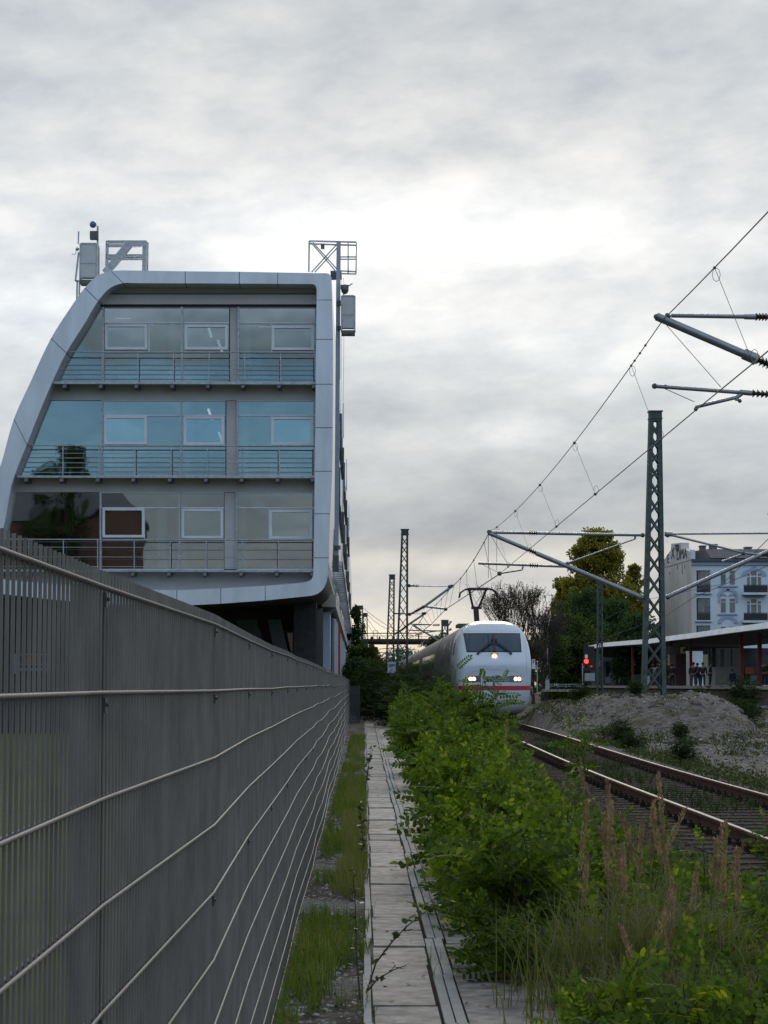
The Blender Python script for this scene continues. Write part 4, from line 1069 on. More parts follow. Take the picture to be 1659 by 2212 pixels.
mb = MB(); vbox(mb, 1460, 1410, 1482, 1481, 182, 3); mb.build('wall', mat('dark red brown wall', (.055, .025, .022), .8), hall)
mb = MB(); vbox(mb, 1440, 1396, 1600, 1406, 184, 1); mb.build('roof_beam', m_dsteel, hall)
mb = MB(); vbox(mb, 1600, 1400, 1700, 1480, 184, 1.0); mb.build('back_wall', mat('dim back wall', (.04, .042, .045), .8, 0, .4, .6), hall)
wb = empty('white_board', at(1397, 1480, 190), 'low white panel wall beside a railing at the left part of the platform', 'panel')
mb = MB(); vbox(mb, 1387, 1459, 1404, 1481, 190, .25); mb.build('panel', mat('white panel', (.50, .49, .44), .7), wb)
mb = MB(); vbox(mb, 1366, 1458, 1386, 1459.5, 190, .1)
for k in range(9): vbox(mb, 1366+k*2.4, 1459, 1366.7+k*2.4, 1481, 190, .05)
mb.build('railing', m_dsteel, wb)
litter = empty('litter_bin', at(1323, 1482, 228), 'small round grey bin standing before the station doors', 'bin')
mb = MB(); c = at(1323, 1480, 228); mb.tube(c, c+Vector((0, 0, 1.1)), .3, 10, .36); mb.ball(c+Vector((0, 0, 1.15)), .36, 10, 6, (1, 1, .5)); mb.build('body', mat('bin grey', (.10, .12, .15), .5), litter)
ys_ = empty('platform_sign', at(1465, 1404, 176), 'dark hanging platform sign with a yellow square under the canopy', 'sign')
mb = MB(); vbox(mb, 1437, 1396, 1480, 1413, 176, .2); mb.build('board', mat('sign black', (.02, .02, .022), .6), ys_)
mb = MB(); vbox(mb, 1470.5, 1397.5, 1480.5, 1411, 175.9, .05); sq = mb.build('yellow_square', mat('sign yellow', (.42, .35, .10), .6), ys_)
mb = MB(); vbox(mb, 1475.5, 1401, 1481, 1408, 175.82, .05); mb.build('pictogram', m_black, sq)
ps = empty('poster_case', at(1628, 1482, 156), 'grey poster box with an orange top standing on the platform near the right edge', 'poster case')
mb = MB(); vbox(mb, 1622, 1459, 1636, 1481, 156, .3); mb.build('case', mat('poster pale', (.17, .19, .21), .5, 0, .3, 4), ps)
mb = MB(); vbox(mb, 1612, 1441, 1628, 1456, 156.5, .2); mb.build('orange_top', mat('orange panel', (.38, .10, .045), .6), ps)

# ---------------------------------------------------------------- people on the platform
def skin_mesh(name, nodes, edges, m, parent, sub=1):
    """nodes: (x,y,z,rx,ry)"""
    off = wloc(parent)
    me = bpy.data.meshes.new(name); me.from_pydata([Vector(n[:3]) for n in nodes], edges, []); me.update()
    o = bpy.data.objects.new(name, me); col.objects.link(o)
    md = o.modifiers.new('s', 'SKIN'); sl = me.skin_vertices[0].data if me.skin_vertices else None
    if sl is None: return None
    for i, n in enumerate(nodes): sl[i].radius = (n[3], n[4])
    sl[0].use_root = True
    sm = o.modifiers.new('u', 'SUBSURF'); sm.levels = sub; sm.render_levels = sub
    bpy.context.view_layer.update()
    e = o.evaluated_get(bpy.context.evaluated_depsgraph_get()); m2 = bpy.data.meshes.new_from_object(e)
    bpy.data.objects.remove(o)
    m2.polygons.foreach_set('use_smooth', [True]*len(m2.polygons)); m2.materials.clear()
    return link_mesh(name, m2, m, parent)
m_skin = mat('skin', (.20, .11, .08), .6, 0, .05)
def person(vx, Y, label, h=1.76, face=0.0, jacket=(.03, .03, .035), pants=(.05, .07, .11), arms='down', lean=0.0, sit=False, bag=None, hairc=(.02, .015, .012), zf=ZP):
    p = at(vx, 1478, Y); o = empty('person', (0, 0, 0), label, 'person')
    s = h/1.76
    hz = .93 if not sit else .48
    def N(x, y, z, rx, ry): return (x*s, y*s, z*s, rx*s, ry*s)
    ch = hz+.50; ny = -lean
    n = [N(0, 0, hz, .14, .11), N(0, ny*.5, hz+.22, .135, .10), N(0, ny, ch-.03, .17, .11), N(0, ny*1.15, ch+.07, .055, .055), N(0, ny*1.35-.02, ch+.15, .06, .06), N(0, ny*1.5-.03, ch+.24, .085, .10), N(0, ny*1.5-.02, ch+.32, .065, .08)]
    e = [(0, 1), (1, 2), (2, 3), (3, 4), (4, 5), (5, 6)]
    arm_pts = {}
    for sd_ in (-1, 1):
        if arms == 'down': A = [(sd_*.21, ny, ch-.01, .055), (sd_*.26, ny+.02, ch-.28, .045), (sd_*.26, ny-.05, ch-.52, .034), (sd_*.26, ny-.08, ch-.62, .03)]
        elif arms == 'front': A = [(sd_*.21, ny, ch-.01, .055), (sd_*.25, ny-.06, ch-.28, .045), (sd_*.12, ny-.28, ch-.24, .034), (sd_*.06, ny-.34, ch-.20, .03)]
        else: A = [(sd_*.21, ny, ch-.01, .055), (sd_*.33, ny+.05, ch-.24, .045), (sd_*.20, ny-.10, ch-.42, .034), (sd_*.16, ny-.14, ch-.46, .03)]
        arm_pts[sd_] = A; b = len(n)
        n += [N(a[0], a[1], a[2], a[3], a[3]) for a in A]; e += [(2, b), (b, b+1), (b+1, b+2), (b+2, b+3)]
        if sit: Lg = [(sd_*.10, -.05, hz-.02, .085), (sd_*.12, -.45, hz+.02, .065), (sd_*.12, -.47, .10, .042), (sd_*.12, -.60, .035, .035)]
        else: Lg = [(sd_*.095, 0, hz-.10, .088), (sd_*.11, -.02, .50, .062), (sd_*.12, .03, .09, .042), (sd_*.13, -.11, .035, .038)]
        b = len(n); n += [N(a[0], a[1], a[2], a[3], a[3]) for a in Lg]; e += [(0, b), (b, b+1), (b+1, b+2), (b+2, b+3)]
    body = skin_mesh('body', n, e, m_skin, o)
    j = [N(0, 0, hz-.04, .17, .14), N(0, ny*.5, hz+.22, .165, .13), N(0, ny, ch-.03, .20, .14), N(0, ny*1.1, ch+.05, .09, .08)]; je = [(0, 1), (1, 2), (2, 3)]
    for sd_ in (-1, 1):
        b = len(j); j += [N(a[0], a[1], a[2], a[3]+.022, a[3]+.022) for a in arm_pts[sd_][:3]]; je += [(2, b), (b, b+1), (b+1, b+2)]
    def cmat(c): return mat('cloth %.3f %.3f %.3f' % c, c, .9, 0, .15, 8)
    skin_mesh('jacket', j, je, cmat(jacket), body)
    q = [N(0, 0, hz+.02, .15, .12)]; qe = []
    for sd_ in (-1, 1):
        if sit: Lg = [(sd_*.10, -.05, hz-.02, .105), (sd_*.12, -.45, hz+.02, .085), (sd_*.12, -.47, .10, .065)]
        else: Lg = [(sd_*.095, 0, hz-.10, .108), (sd_*.11, -.02, .50, .085), (sd_*.12, .03, .08, .072)]
        b = len(q); q += [N(a[0], a[1], a[2], a[3], a[3]) for a in Lg]; qe += [(0, b), (b, b+1), (b+1, b+2)]
    skin_mesh('trousers', q, qe, cmat(pants), body)
    hb = MB(); hb.ball((0, (ny*1.5+.015)*s, (ch+.285)*s), .112*s, 10, 8, (.92, 1.0, .95)); hb.build('hair', mat('hair %.3f' % hairc[0], hairc, .8), body)
    fb_ = MB(); hx = (ny*1.5-.125)*s
    fb_.tube((0, hx+.02, (ch+.245)*s), (0, hx-.02, (ch+.215)*s), .008*s, 5, .016*s); 
    for sd_ in (-1, 1): fb_.ball((sd_*.033*s, hx+.025, (ch+.262)*s), .011*s, 5, 4)
    fb_.build('face', mat('face features', (.16, .08, .06), .6), body)
    if bag == 'back':
        b_ = MB(); b_.ball((0, (ny+.24)*s, (ch-.16)*s), .2*s, 10, 7, (.85, .6, 1.25)); b_.build('backpack', cmat((.02, .02, .025)), body)
    if bag == 'side':
        b_ = MB(); b_.ball((.33*s, .03*s, (ch-.45)*s), .2*s, 10, 7, (.55, 1.0, 1.0)); b_.tube((.2*s, 0, ch*s), (.33*s, 0, (ch-.3)*s), .02, 5); b_.build('shoulder_bag', cmat((.02, .02, .025)), body)
    o.location = (p.x, Y, zf); o.rotation_euler = (0, 0, face); o.scale = (1.16, 1.12, 1)
    return o
person(1498, 163, 'person in dark jacket and jeans at the left of the waiting group', face=R(160), jacket=(.018, .018, .022), pants=(.035, .05, .08), arms='down', lean=.04)
person(1508, 164, 'person in olive brown jacket and blue jeans in the middle of the waiting group', face=R(200), h=1.70, jacket=(.040, .038, .025), pants=(.045, .085, .13), arms='front', lean=.05)
person(1518, 162, 'person in black jacket carrying a big shoulder bag on the right of the waiting group', face=R(150), h=1.72, jacket=(.018, .015, .014), pants=(.025, .03, .045), bag='side', lean=.05)
person(1534, 161, 'person dressed in dark blue standing alone before the cream kiosk door', face=R(80), h=1.76, jacket=(.012, .015, .035), pants=(.012, .014, .025), arms='bent', lean=.03)
person(1421, 170, 'person in pale top with blue backpack half hidden by the big mast', face=R(180), h=1.70, jacket=(.22, .24, .26), pants=(.03, .04, .06), bag='back', lean=.03)
person(1410, 172, 'person in black coat left of the big mast on the platform', face=R(150), h=1.68, jacket=(.015, .015, .018), pants=(.02, .02, .025))
person(1452, 172, 'person in black standing just right of the big mast beside a red column', face=R(140), h=1.74, jacket=(.014, .014, .016), pants=(.02, .02, .022))
person(1652, 150, 'person in dark jacket with fair face standing at the right edge of the picture', face=R(-20), h=1.76, jacket=(.02, .022, .028), pants=(.018, .018, .022), arms='front', hairc=(.10, .06, .03))
bench = empty('platform_bench', at(1592, 1482, 158), 'low dark bench with two people sitting behind the red column', 'bench')
mb = MB(); a = at(1572, 1478, 158.3); b = at(1618, 1478, 158.3); mb.box(a.x, b.x, 158.05, 158.5, ZP+.40, ZP+.45); mb.build('seat', m_dsteel, bench)
for X_ in (a.x+.2, (a.x+b.x)/2, b.x-.25): mb = MB(); mb.box(X_, X_+.06, 158.1, 158.45, ZP, ZP+.40); mb.build('leg', m_dsteel, bench)
person(1583, 158.2, 'seated person in dark blue clothes on the bench left of the red column', face=R(30), h=1.62, jacket=(.02, .03, .055), pants=(.02, .025, .04), sit=True)
person(1613, 158.2, 'seated person in dark green clothes on the bench right of the red column', face=R(-20), h=1.66, jacket=(.025, .03, .02), pants=(.02, .02, .02), sit=True)

# ---------------------------------------------------------------- signal, cabinets, posts
sg = empty('railway_signal', at(1274, 1480, 170), 'railway signal showing red beside the platform end', 'signal')
mb = MB(); vbox(mb, 1262, 1396, 1284, 1450, 170, .4); mb.build('signal_screen', mat('signal black', (.012, .012, .013), .6), sg)
m_redl = mat('red lamp', (1, .05, .02), emit=(1, .035, .02), es=4)
mb = MB(); c = at(1266.7, 1428.6, 169.85); mb.tube(c, c+Vector((0, .1, 0)), .17, 14); mb.build('red_lamp', m_redl, sg)
mb = MB(); c = at(1277.5, 1439.5, 169.85); mb.tube(c, c+Vector((0, .1, 0)), .085, 10); mb.build('red_lamp', mat('dim red lamp', (.5, .03, .02), emit=(1, .03, .02), es=.5), sg)
mb = MB(); vbox(mb, 1263.5, 1414, 1269.5, 1422, 169.9, .05); mb.build('number_plate', m_white, sg)
mb = MB(); vbox(mb, 1257.5, 1433, 1259.5, 1479, 170, .08); vbox(mb, 1259, 1439, 1268, 1442, 170, .08); mb.build('post', m_steel, sg)
mb = MB(); vbox(mb, 1264, 1454, 1285, 1471, 169.7, .5); mb.build('cabinet', mat('cabinet grey', (.32, .34, .37), .6, 0, .08), sg)
for x in (1270, 1279): mb = MB(); vbox(mb, x, 1471, x+1.5, 1481, 169.8, .1); mb.build('leg', m_dsteel, sg)
lp_ = empty('lamp_post', at(1181, 1480, 200), 'slim grey lamp post with short arm to the left between the trees', 'lamp post')
mb = MB(); mb.tube(at(1181, 1480, 200), at(1182.5, 1346, 200), .11, 8, .07); mb.build('pole', m_steel, lp_)
mb = MB(); mb.tube(at(1183, 1346, 200), at(1166, 1342, 200), .13, 8, .09); mb.build('lamp_head', m_wframe, lp_)
cbx = empty('cable_cabinet', at(1183, 1492, 180), 'narrow white cable cabinet standing at the foot of the lamp post', 'cabinet')
mb = MB(); vbox(mb, 1178.5, 1467, 1186.5, 1494, 180, .3); mb.build('case', mat('cabinet white', (.42, .46, .50), .5, 0, .1, 3), cbx)
mb = MB(); vbox(mb, 1178, 1465.5, 1187, 1467, 179.95, .4); mb.build('lid', m_dsteel, cbx)
for (vx, vy0, lab) in ((1200.5, 1475, 'dark track board with white letter H beside the white cabinet'), (1252.5, 1479, 'dark track board with white letter H beneath the red signal')):
    ob = empty('track_board', at(vx, vy0+18, 168), lab, 'sign', 'H boards by the track')
    mb = MB(); vbox(mb, vx-3.6, vy0, vx+3.6, vy0+9.5, 168, .05); mb.build('board', mat('board black', (.015, .016, .018), .6), ob)
    c = at(vx, vy0+4.7, 167.97); text_mesh('lettering', 'H', .34, m_white, ob, (c.x, c.y, c.z))
    mb = MB(); vbox(mb, vx-.6, vy0+9.5, vx+.6, vy0+20, 168.02, .05); mb.build('post', m_dsteel, ob)
gr_ = empty('guard_rail', at(1225, 1486, 190), 'pale blue low guard rail between the two H boards', 'railing')
mb = MB()
for y in (1477.5, 1481.5): vbox(mb, 1186, y, 1262, y+1.3, 190, .06)
for x in (1187, 1205, 1222, 1240, 1258): vbox(mb, x, 1477, x+1.5, 1486, 190.1, .06)
mb.build('rails', mat('pale blue steel', (.30, .38, .42), .5), gr_)
tk = empty('concrete_trough', at(1212, 1492, 165), 'row of pale concrete trough blocks lying by the cabinet', 'trough')
for k in range(5): mb = MB(); vbox(mb, 1172+k*17, 1489, 1187+k*17, 1494, 165, .5); mb.build('trough_block', mat('pale concrete', (.28, .25, .20), .9, 0, .2), tk)
ms = empty('marker_board', at(1153, 1480, 110), 'narrow white marker board with black figure on a thin post right of the train', 'sign')
mb = MB(); vbox(mb, 1149, 1424, 1156, 1445, 110, .03); mb.build('board', m_white, ms)
c = at(1152.5, 1430, 109.97); text_mesh('lettering', '7', .27, m_ink, ms, (c.x, c.y, c.z))
mb = MB(); mb.tube(at(1160.5, 1430, 111), at(1160, 1497, 111), .035, 6); c = at(1160.5, 1430, 111); mb.ball(c, .06, 6, 4); vbox(mb, 1156, 1438, 1159.5, 1448, 110.9, .03); mb.build('post', m_steel, ms)

# ================================================================ PALE BLUE HOUSE
m_blue = mat('pale blue render', (.56, .62, .68), .85, 0, .04, .4)
m_blued = mat('blue stucco trim', (.30, .37, .48), .85, 0, .05, .6)
m_gable = mat('stained grey render', (.55, .52, .48), .9, 0, .13, .22, stretch=(1, 1, .35))
m_roof = mat('dark slate roof', (.085, .08, .08), .7, 0, .12, 1)
HY = 281.0
house = empty('apartment_house', at(1600, 1478, HY), 'pale blue stucco apartment house with balconies and a grey graffiti gable', 'house')
def hb_(mb, x0, y0, x1, y1, d0, d1):         # box on the house front, d = metres behind the front
    a = at(x0, y1, HY); b = at(x1, y0, HY); return mb.box(a.x, b.x, HY+d0, HY+d1, a.z, b.z)
Ltop = at(1493, 1209, HY); xr = at(1760, 1209, HY).x; zE = Ltop.z
mb = MB(); mb.box(Ltop.x, xr, HY, HY+17, 0, zE); mb.build('front_wall', m_blue, house)
# gable wall
g0 = Ltop.x; P = lambda vx, vy, Y: at(vx, vy, Y)
za = at(1490, 1181+27, HY).z; zr = at(1453, 1183, HY+9).z
gpts = [(0, 0), (17, 0), (17, zE-1.5), (14.2, zE+.8), (10.3, zE+2.0), (10.3, zE+2.75), (5.0, zE+2.55), (5.0, zE+1.85), (0, zE+1.0)]
gl_ = MB(); nn = len(gpts); sl_ = -1.8/17
v0 = [(g0+sl_*a-.02, HY+a-.02, b) for a, b in gpts]; v1 = [(g0+.5, HY+a-.02, b) for a, b in gpts]
gl_.add(v0+v1, [tuple(range(nn)), tuple(range(2*nn-1, nn-1, -1))]+[(i, i+nn, (i+1) % nn+nn, (i+1) % nn) for i in range(nn)])
gw_ = gl_.build('gable_wall', m_gable, house)
mb = MB(); mb.hexa([(g0-.06, HY, zE-.08), (g0+.2, HY, zE-.08), (g0+sl_*17+.2, HY+17, zE-.4), (g0+sl_*17-.06, HY+17, zE-.4), (g0-.06, HY, zE+.06), (g0+.2, HY, zE+.06), (g0+sl_*17+.2, HY+17, zE-.26), (g0+sl_*17-.06, HY+17, zE-.26)]); mb.build('string_course', mat('grey render trim', (.33, .31, .29), .9), gw_)
ang = math.atan2(17, -1.8)
m_graf = mat('graffiti paint', (.10, .08, .085), .8)
for s_, dd, sz, z, sxx in (('DMA', 4.6, 2.0, zE+.95, 1.25), ('X', 9.3, 2.2, zE+1.35, 1.2), ('E', 11.9, 1.7, zE+.75, 1.4), ('S', 14.3, 1.4, zE+.35, 1.3)):
    text_mesh('graffiti', s_, sz, m_graf, gw_, (g0+sl_*dd-.05, HY+dd, z), (R(90), 0, R(-90)+math.atan2(1.8, 17)), .03, 0, sxx)
for dd, z, h in ((3.0, zE-.7, .7), (4.4, zE-1.0, 1.3), (6.8, zE-.6, .6), (11, zE-1.2, .5)):
    mb = MB(); mb.box(g0+sl_*dd-.06, g0+sl_*dd-.03, HY+dd, HY+dd+.3, z-h/2, z+h/2); mb.build('graffiti', m_graf, gw_)
# roof, chimneys, cornice
mb = MB(); mb.hexa([(g0+2.6, HY-.2, zE+.2), (xr, HY-.2, zE+.2), (xr, HY+17, zE), (g0-.5, HY+17, zE), (g0+2.2, HY+2.6, zE+1.55), (xr, HY+2.6, zE+1.55), (xr, HY+13, zE+1.6), (g0+.6, HY+13, zE+1.55)]); rf_ = mb.build('roof', m_roof, house)
for (x0, x1, y0) in ((1462, 1469, 1178), (1514, 1525, 1180), (1535, 1549, 1177), (1611, 1624, 1183)):
    mb = MB(); a = at(x0, 1192 if x0 > 1480 else 1187, HY+6); b = at(x1, y0, HY+6); mb.box(a.x, b.x, HY+6, HY+7.5, a.z, b.z); mb.box(a.x-.1, b.x+.1, HY+5.9, HY+7.6, b.z, b.z+.12); mb.build('chimney', mat('chimney slate', (.10, .115, .15), .8), rf_)
mb = MB(); hb_(mb, 1493, 1208, 1760, 1213, -.55, .2); mb.build('gutter', mat('dark gutter', (.06, .075, .11), .6), house)
mb = MB(); hb_(mb, 1493, 1213, 1760, 1220.5, -.25, .1); mb.build('cornice', m_blued, house)
mb = MB(); hb_(mb, 1492, 1188, 1501, 1208, -.3, .6); mb.build('parapet_block', m_blue, house)
def win(x0, y0, x1, y1, bars=True, arch=False):
    mb = MB(); hb_(mb, x0, y0, x1, y1, -.03, .05)
    w = mb.build('window', m_wframe, house)
    mb = MB(); ym = y0+(y1-y0)*.26
    hb_(mb, x0+1.2, y0+1, x1-1.2, ym-.8, -.06, -.02); hb_(mb, x0+1.2, ym+.8, x1-1.2, y1-1, -.06, -.02)
    mb.build('pane', m_hpane, w); return w
m_hpane = mat('house pane', (.10, .11, .12), .12, 0, .5, .6, c2=(.24, .24, .23))
for (yt, yb_) in ((1246, 1284), (1331, 1368)):  # left loggias handled below
    pass
for (x0, y0, x1, y1) in ((1505, 1232, 1534, 1280), (1505, 1292, 1534, 1340), (1505, 1351, 1534, 1398)):
    mb = MB(); hb_(mb, x0, y0, x1, y1, -.02, .04); lg = mb.build('loggia', mat('loggia shadow', (.02, .024, .03), .7), house)
    mb = MB(); hb_(mb, x0+3, y0+2, x1, y1-14, -.05, -.03); mb.build('pane', m_hpane, lg)
    mb = MB(); hb_(mb, x0+3, y0+2+12, x1, y0+3.2+12, -.07, -.04); hb_(mb, x0+13, y0+14, x0+15, y1-14, -.07, -.04); mb.build('pane_bar', mat('bar grey', (.22, .23, .24), .6), lg)
    mb = MB()
    for k in range(12): hb_(mb, x0+2.5+k*2.2, y1-17, x0+3.1+k*2.2, y1-1, -.30, -.27)
    hb_(mb, x0+2, y1-17.6, x1, y1-16.8, -.32, -.26); mb.build('railing', m_dsteel, lg)
    mb = MB(); hb_(mb, x0-3, y1, x1+3, y1+2.6, -.35, .1); mb.build('sill', m_blue, lg)
    mb = MB(); hb_(mb, x0-2, y1+3, x1+2, y1+4.5, -.20, .1); mb.build('sill_shadow_trim', m_blued, lg)
for yr in (0, 60.5, 121):
    for (x0, x1) in ((1556, 1568.5), (1575, 1588.5)): win(x0, 1231.5+yr, x1, 1263.5+yr)
    mb = MB(); hb_(mb, 1550, 1265+yr, 1593, 1268+yr, -.22, .05); mb.build('window_sill', m_blued, house)
def stucco(xc, yc, r0, r1, hmul, parent, n=12):
    mb = MB()
    for k in range(n):
        t0, t1 = math.pi*k/n, math.pi*(k+1)/n
        p = [at(xc-math.cos(t_)*r, yc-math.sin(t_)*r*hmul, HY-.12) for t_, r in ((t0, r0), (t0, r1), (t1, r1), (t1, r0))]
        q = [v+Vector((0, .16, 0)) for v in p]; mb.hexa([p[0], p[3], q[3], q[0], p[1], p[2], q[2], q[1]])
    mb.build('stucco_arch', m_blued, parent)
for yr in (0, 60.5):
    stucco(1572, 1286+yr, 14, 22, .75, house); 
    if yr == 0:
        stucco(1562.5, 1288, 3.5, 7, .9, house, 8); stucco(1581.5, 1288, 3.5, 7, .9, house, 8); stucco(1572, 1277, 2, 5, 1, house, 8)
mb = MB(); hb_(mb, 1551, 1286, 1555, 1302, -.12, .05); hb_(mb, 1589, 1286, 1593, 1302, -.12, .05); mb.build('stucco_pilaster', m_blued, house)
for yr, arch in ((0, True), (60, False)):
    mb = MB(); hb_(mb, 1612.5, 1233+yr, 1645, 1266+yr, -.03, .05); w = mb.build('window', m_wframe, house)
    mb = MB()
    for (a, b, c, d) in ((1614, 1239, 1619.5, 1244), (1622, 1234.5, 1634, 1243), (1637, 1239, 1643.5, 1244), (1614, 1246, 1619.5, 1265), (1622.5, 1246, 1634, 1265), (1637, 1246, 1643.5, 1265)): hb_(mb, a, b+yr, c, d+yr, -.06, -.02)
    mb.build('pane', m_hpane, w)
    if arch: stucco(1628.5, 1244, 18, 27, .62, house, 14); stucco(1628.5, 1226, 2, 5, 1, house, 8)
    bl = MB(); hb_(bl, 1602, 1281+yr, 1655, 1285.5+yr, -1.3, .05); ba = bl.build('balcony', m_blue, house)
    bl = MB()
    for k in range(26): hb_(bl, 1603+k*2.02, 1265+yr, 1603.7+k*2.02, 1281+yr, -1.28, -1.24)
    hb_(bl, 1602.5, 1264+yr, 1655, 1265.2+yr, -1.3, -1.2)
    hb_(bl, 1604, 1266+yr, 1654, 1280+yr, -1.18, -1.15); bl.build('railing', mat('dark balcony rail', (.045, .045, .055), .6), ba)
    mb = MB(); hb_(mb, 1604, 1285.5+yr, 1653, 1287+yr, -1.1, .05); mb.build('balcony_underside', m_dsteel, ba)
mb = MB(); hb_(mb, 1493.5, 1278, 1500, 1340, -.01, .02)

# ================================================================ FAR BRIDGE
br_ = empty('road_bridge', at(850, 1387, 300), 'dark red brown road bridge with handrail crossing the line far away', 'bridge')
mb = MB(); vbox(mb, 780, 1380, 1010, 1386, 300, 6); mb.build('deck', mat('bridge brown', (.075, .045, .045), .8, 0, .2), br_)
mb = MB(); vbox(mb, 770, 1386.2, 1010, 1391, 301, 5); mb.build('girder', mat('bridge girder grey', (.10, .12, .14), .7), br_)
mb = MB(); vbox(mb, 780, 1373, 905, 1374, 300.2, .15)
for k in range(22): vbox(mb, 784+k*6, 1373, 784.7+k*6, 1380, 300.2, .12)
mb.build('handrail', m_dsteel, br_)
mb = MB(); vbox(mb, 775, 1367, 911, 1369, 299.4, .3); vbox(mb, 898, 1370, 912, 1371.5, 299.3, .3); vbox(mb, 903, 1371, 906, 1381, 299.3, .3); mb.build('gantry_beam', m_dsteel, br_)
mb = MB()
for q in ((806, 1362, 816, 1363), (806, 1362, 807, 1381), (815, 1362, 816, 1381)): vbox(mb, *q, 299, .2)
mb.build('sign_frame', mat('white grey frame', (.25, .26, .30), .5), br_)
mb = MB()
for q in ((802, 1375, 806, 1381), (818, 1375, 822, 1381), (847, 1375, 853, 1381), (800, 1376, 803, 1381)): vbox(mb, *q, 300.5, 1)
mb.build('parapet_box', mat('parapet dark', (.07, .045, .05), .8), br_)
for (x, Y) in ((800, 302), (965, 302)): mb = MB(); vbox(mb, x, 1386, x+8, 1485, Y, 2); mb.build('pier', m_concrete, br_)
# pale steel portal lattice under the bridge
lt = empty('steel_gantries', at(860, 1400, 260), 'tangle of pale steel signal gantries seen below the distant bridge', 'gantry')
rnd = random.Random(8); mb = MB(); m_pale = mat('pale steel', (.30, .33, .35), .4, .4, .1)
for (a, b) in (((824, 1424), (868, 1394)), ((830, 1422), (872, 1397)), ((838, 1424), (880, 1402)), ((822, 1418), (862, 1391)), ((835, 1429), (890, 1430)), ((862, 1430), (888, 1398)), ((868, 1432), (896, 1399)), ((850, 1404), (826, 1434)), ((842, 1432), (872, 1452)), ((836, 1400), (900, 1404)),
               ((848, 1412), (905, 1424)), ((902, 1398), (912, 1386)), ((906, 1399), (917, 1384)), ((820, 1402), (850, 1399)), ((815, 1410), (845, 1409)), ((880, 1410), (884, 1440)), ((858, 1428), (864, 1462)), ((845, 1420), (850, 1462)), ((830, 1446), (845, 1430)), ((832, 1413), (902, 1415)), ((900, 1408), (880, 1424)), ((845, 1436), (820, 1424))):
    Y = rnd.uniform(235, 270); mb.bar(at(a[0], a[1], Y), at(b[0], b[1], Y), .09, .06, up=(0, 1, 0))
mb.build('lattice', m_pale, lt)

# ================================================================ VEGETATION
def rot_frames(dirs, ups):
    d = dirs/np.linalg.norm(dirs, axis=1, keepdims=True)
    s = np.cross(d, ups); ln = np.linalg.norm(s, axis=1, keepdims=True); ln[ln < 1e-6] = 1; s = s/ln
    n = np.cross(s, d)
    return d, s, n
def place(tv, tf, P, D, U, S):
    """template verts (x fwd, y side, z normal) placed at P with direction D, up U, scale S"""
    d, s, n = rot_frames(D, U); k = len(P); m = len(tv)
    V = P[:, None, :]+S[:, None, None]*(tv[None, :, 0, None]*d[:, None, :]+tv[None, :, 1, None]*s[:, None, :]+tv[None, :, 2, None]*n[:, None, :])
    Fq = (tf[None, :, :]+(np.arange(k)*m)[:, None, None]).reshape(-1, tf.shape[1])
    return V.reshape(-1, 3), Fq
def pinnate(pairs, L, ll, lw, droop=.25, rs=None):
    V = []; Fq = []
    def leaflet(p, dirx, diry, tilt):
        d = Vector((dirx, diry, tilt)).normalized(); s = Vector((-d.y, d.x, 0)).normalized(); b = len(V)
        f = Vector((0, 0, 1))
        V.extend([p, p+d*ll*.35+s*lw*.5+f*.002, p+d*ll*.78+s*lw*.42+f*.001, p+d*ll, p+d*ll*.78-s*lw*.42+f*.001, p+d*ll*.35-s*lw*.5+f*.002])
        Fq.extend([(b, b+1, b+2, b+3), (b, b+3, b+4, b+5)])
    for i in range(pairs):
        f = .22+.74*i/(pairs-1); p = Vector((L*f, 0, -droop*L*f*f))
        for s in (-1, 1): leaflet(p+Vector((0, s*.003, 0)), .25+.15*f, s*1.0, -.25-.2*f)
    leaflet(Vector((L, 0, -droop*L)), 1, 0, -.35)
    w = .0018; b = len(V)                    # the stalk
    for f in (0, .5, 1.0):
        V.append(Vector((L*f, w, -droop*L*f*f))); V.append(Vector((L*f, -w, -droop*L*f*f)))
    Fq += [(b, b+1, b+3, b+2), (b+2, b+3, b+5, b+4)]
    return np.array([tuple(v) for v in V]), np.array(Fq)
TV = np.array([(0, 0, 0), (.35, .26, .01), (.75, .22, .01), (1, 0, 0), (.75, -.22, .01), (.35, -.26, .01)]); TF = np.array([(0, 1, 2, 3), (0, 3, 4, 5)])
PIN = [pinnate(6, .22, .050, .029), pinnate(7, .26, .052, .030, .4), pinnate(5, .18, .046, .027, .1)]
PINFAR = [pinnate(5, .22, .050, .030, .3)]
m_robinia = leafmat('robinia leaf', (.014, .030, .008), (.088, .138, .019), (.30, .30, .03), .45, .85, .75)
m_robfar = leafmat('dark shrub leaf', (.010, .022, .008), (.028, .050, .014), (.05, .06, .015), .25, 1.0, .8)
m_bark = mat('young bark', (.050, .038, .030), .85, 0, .2, 12)
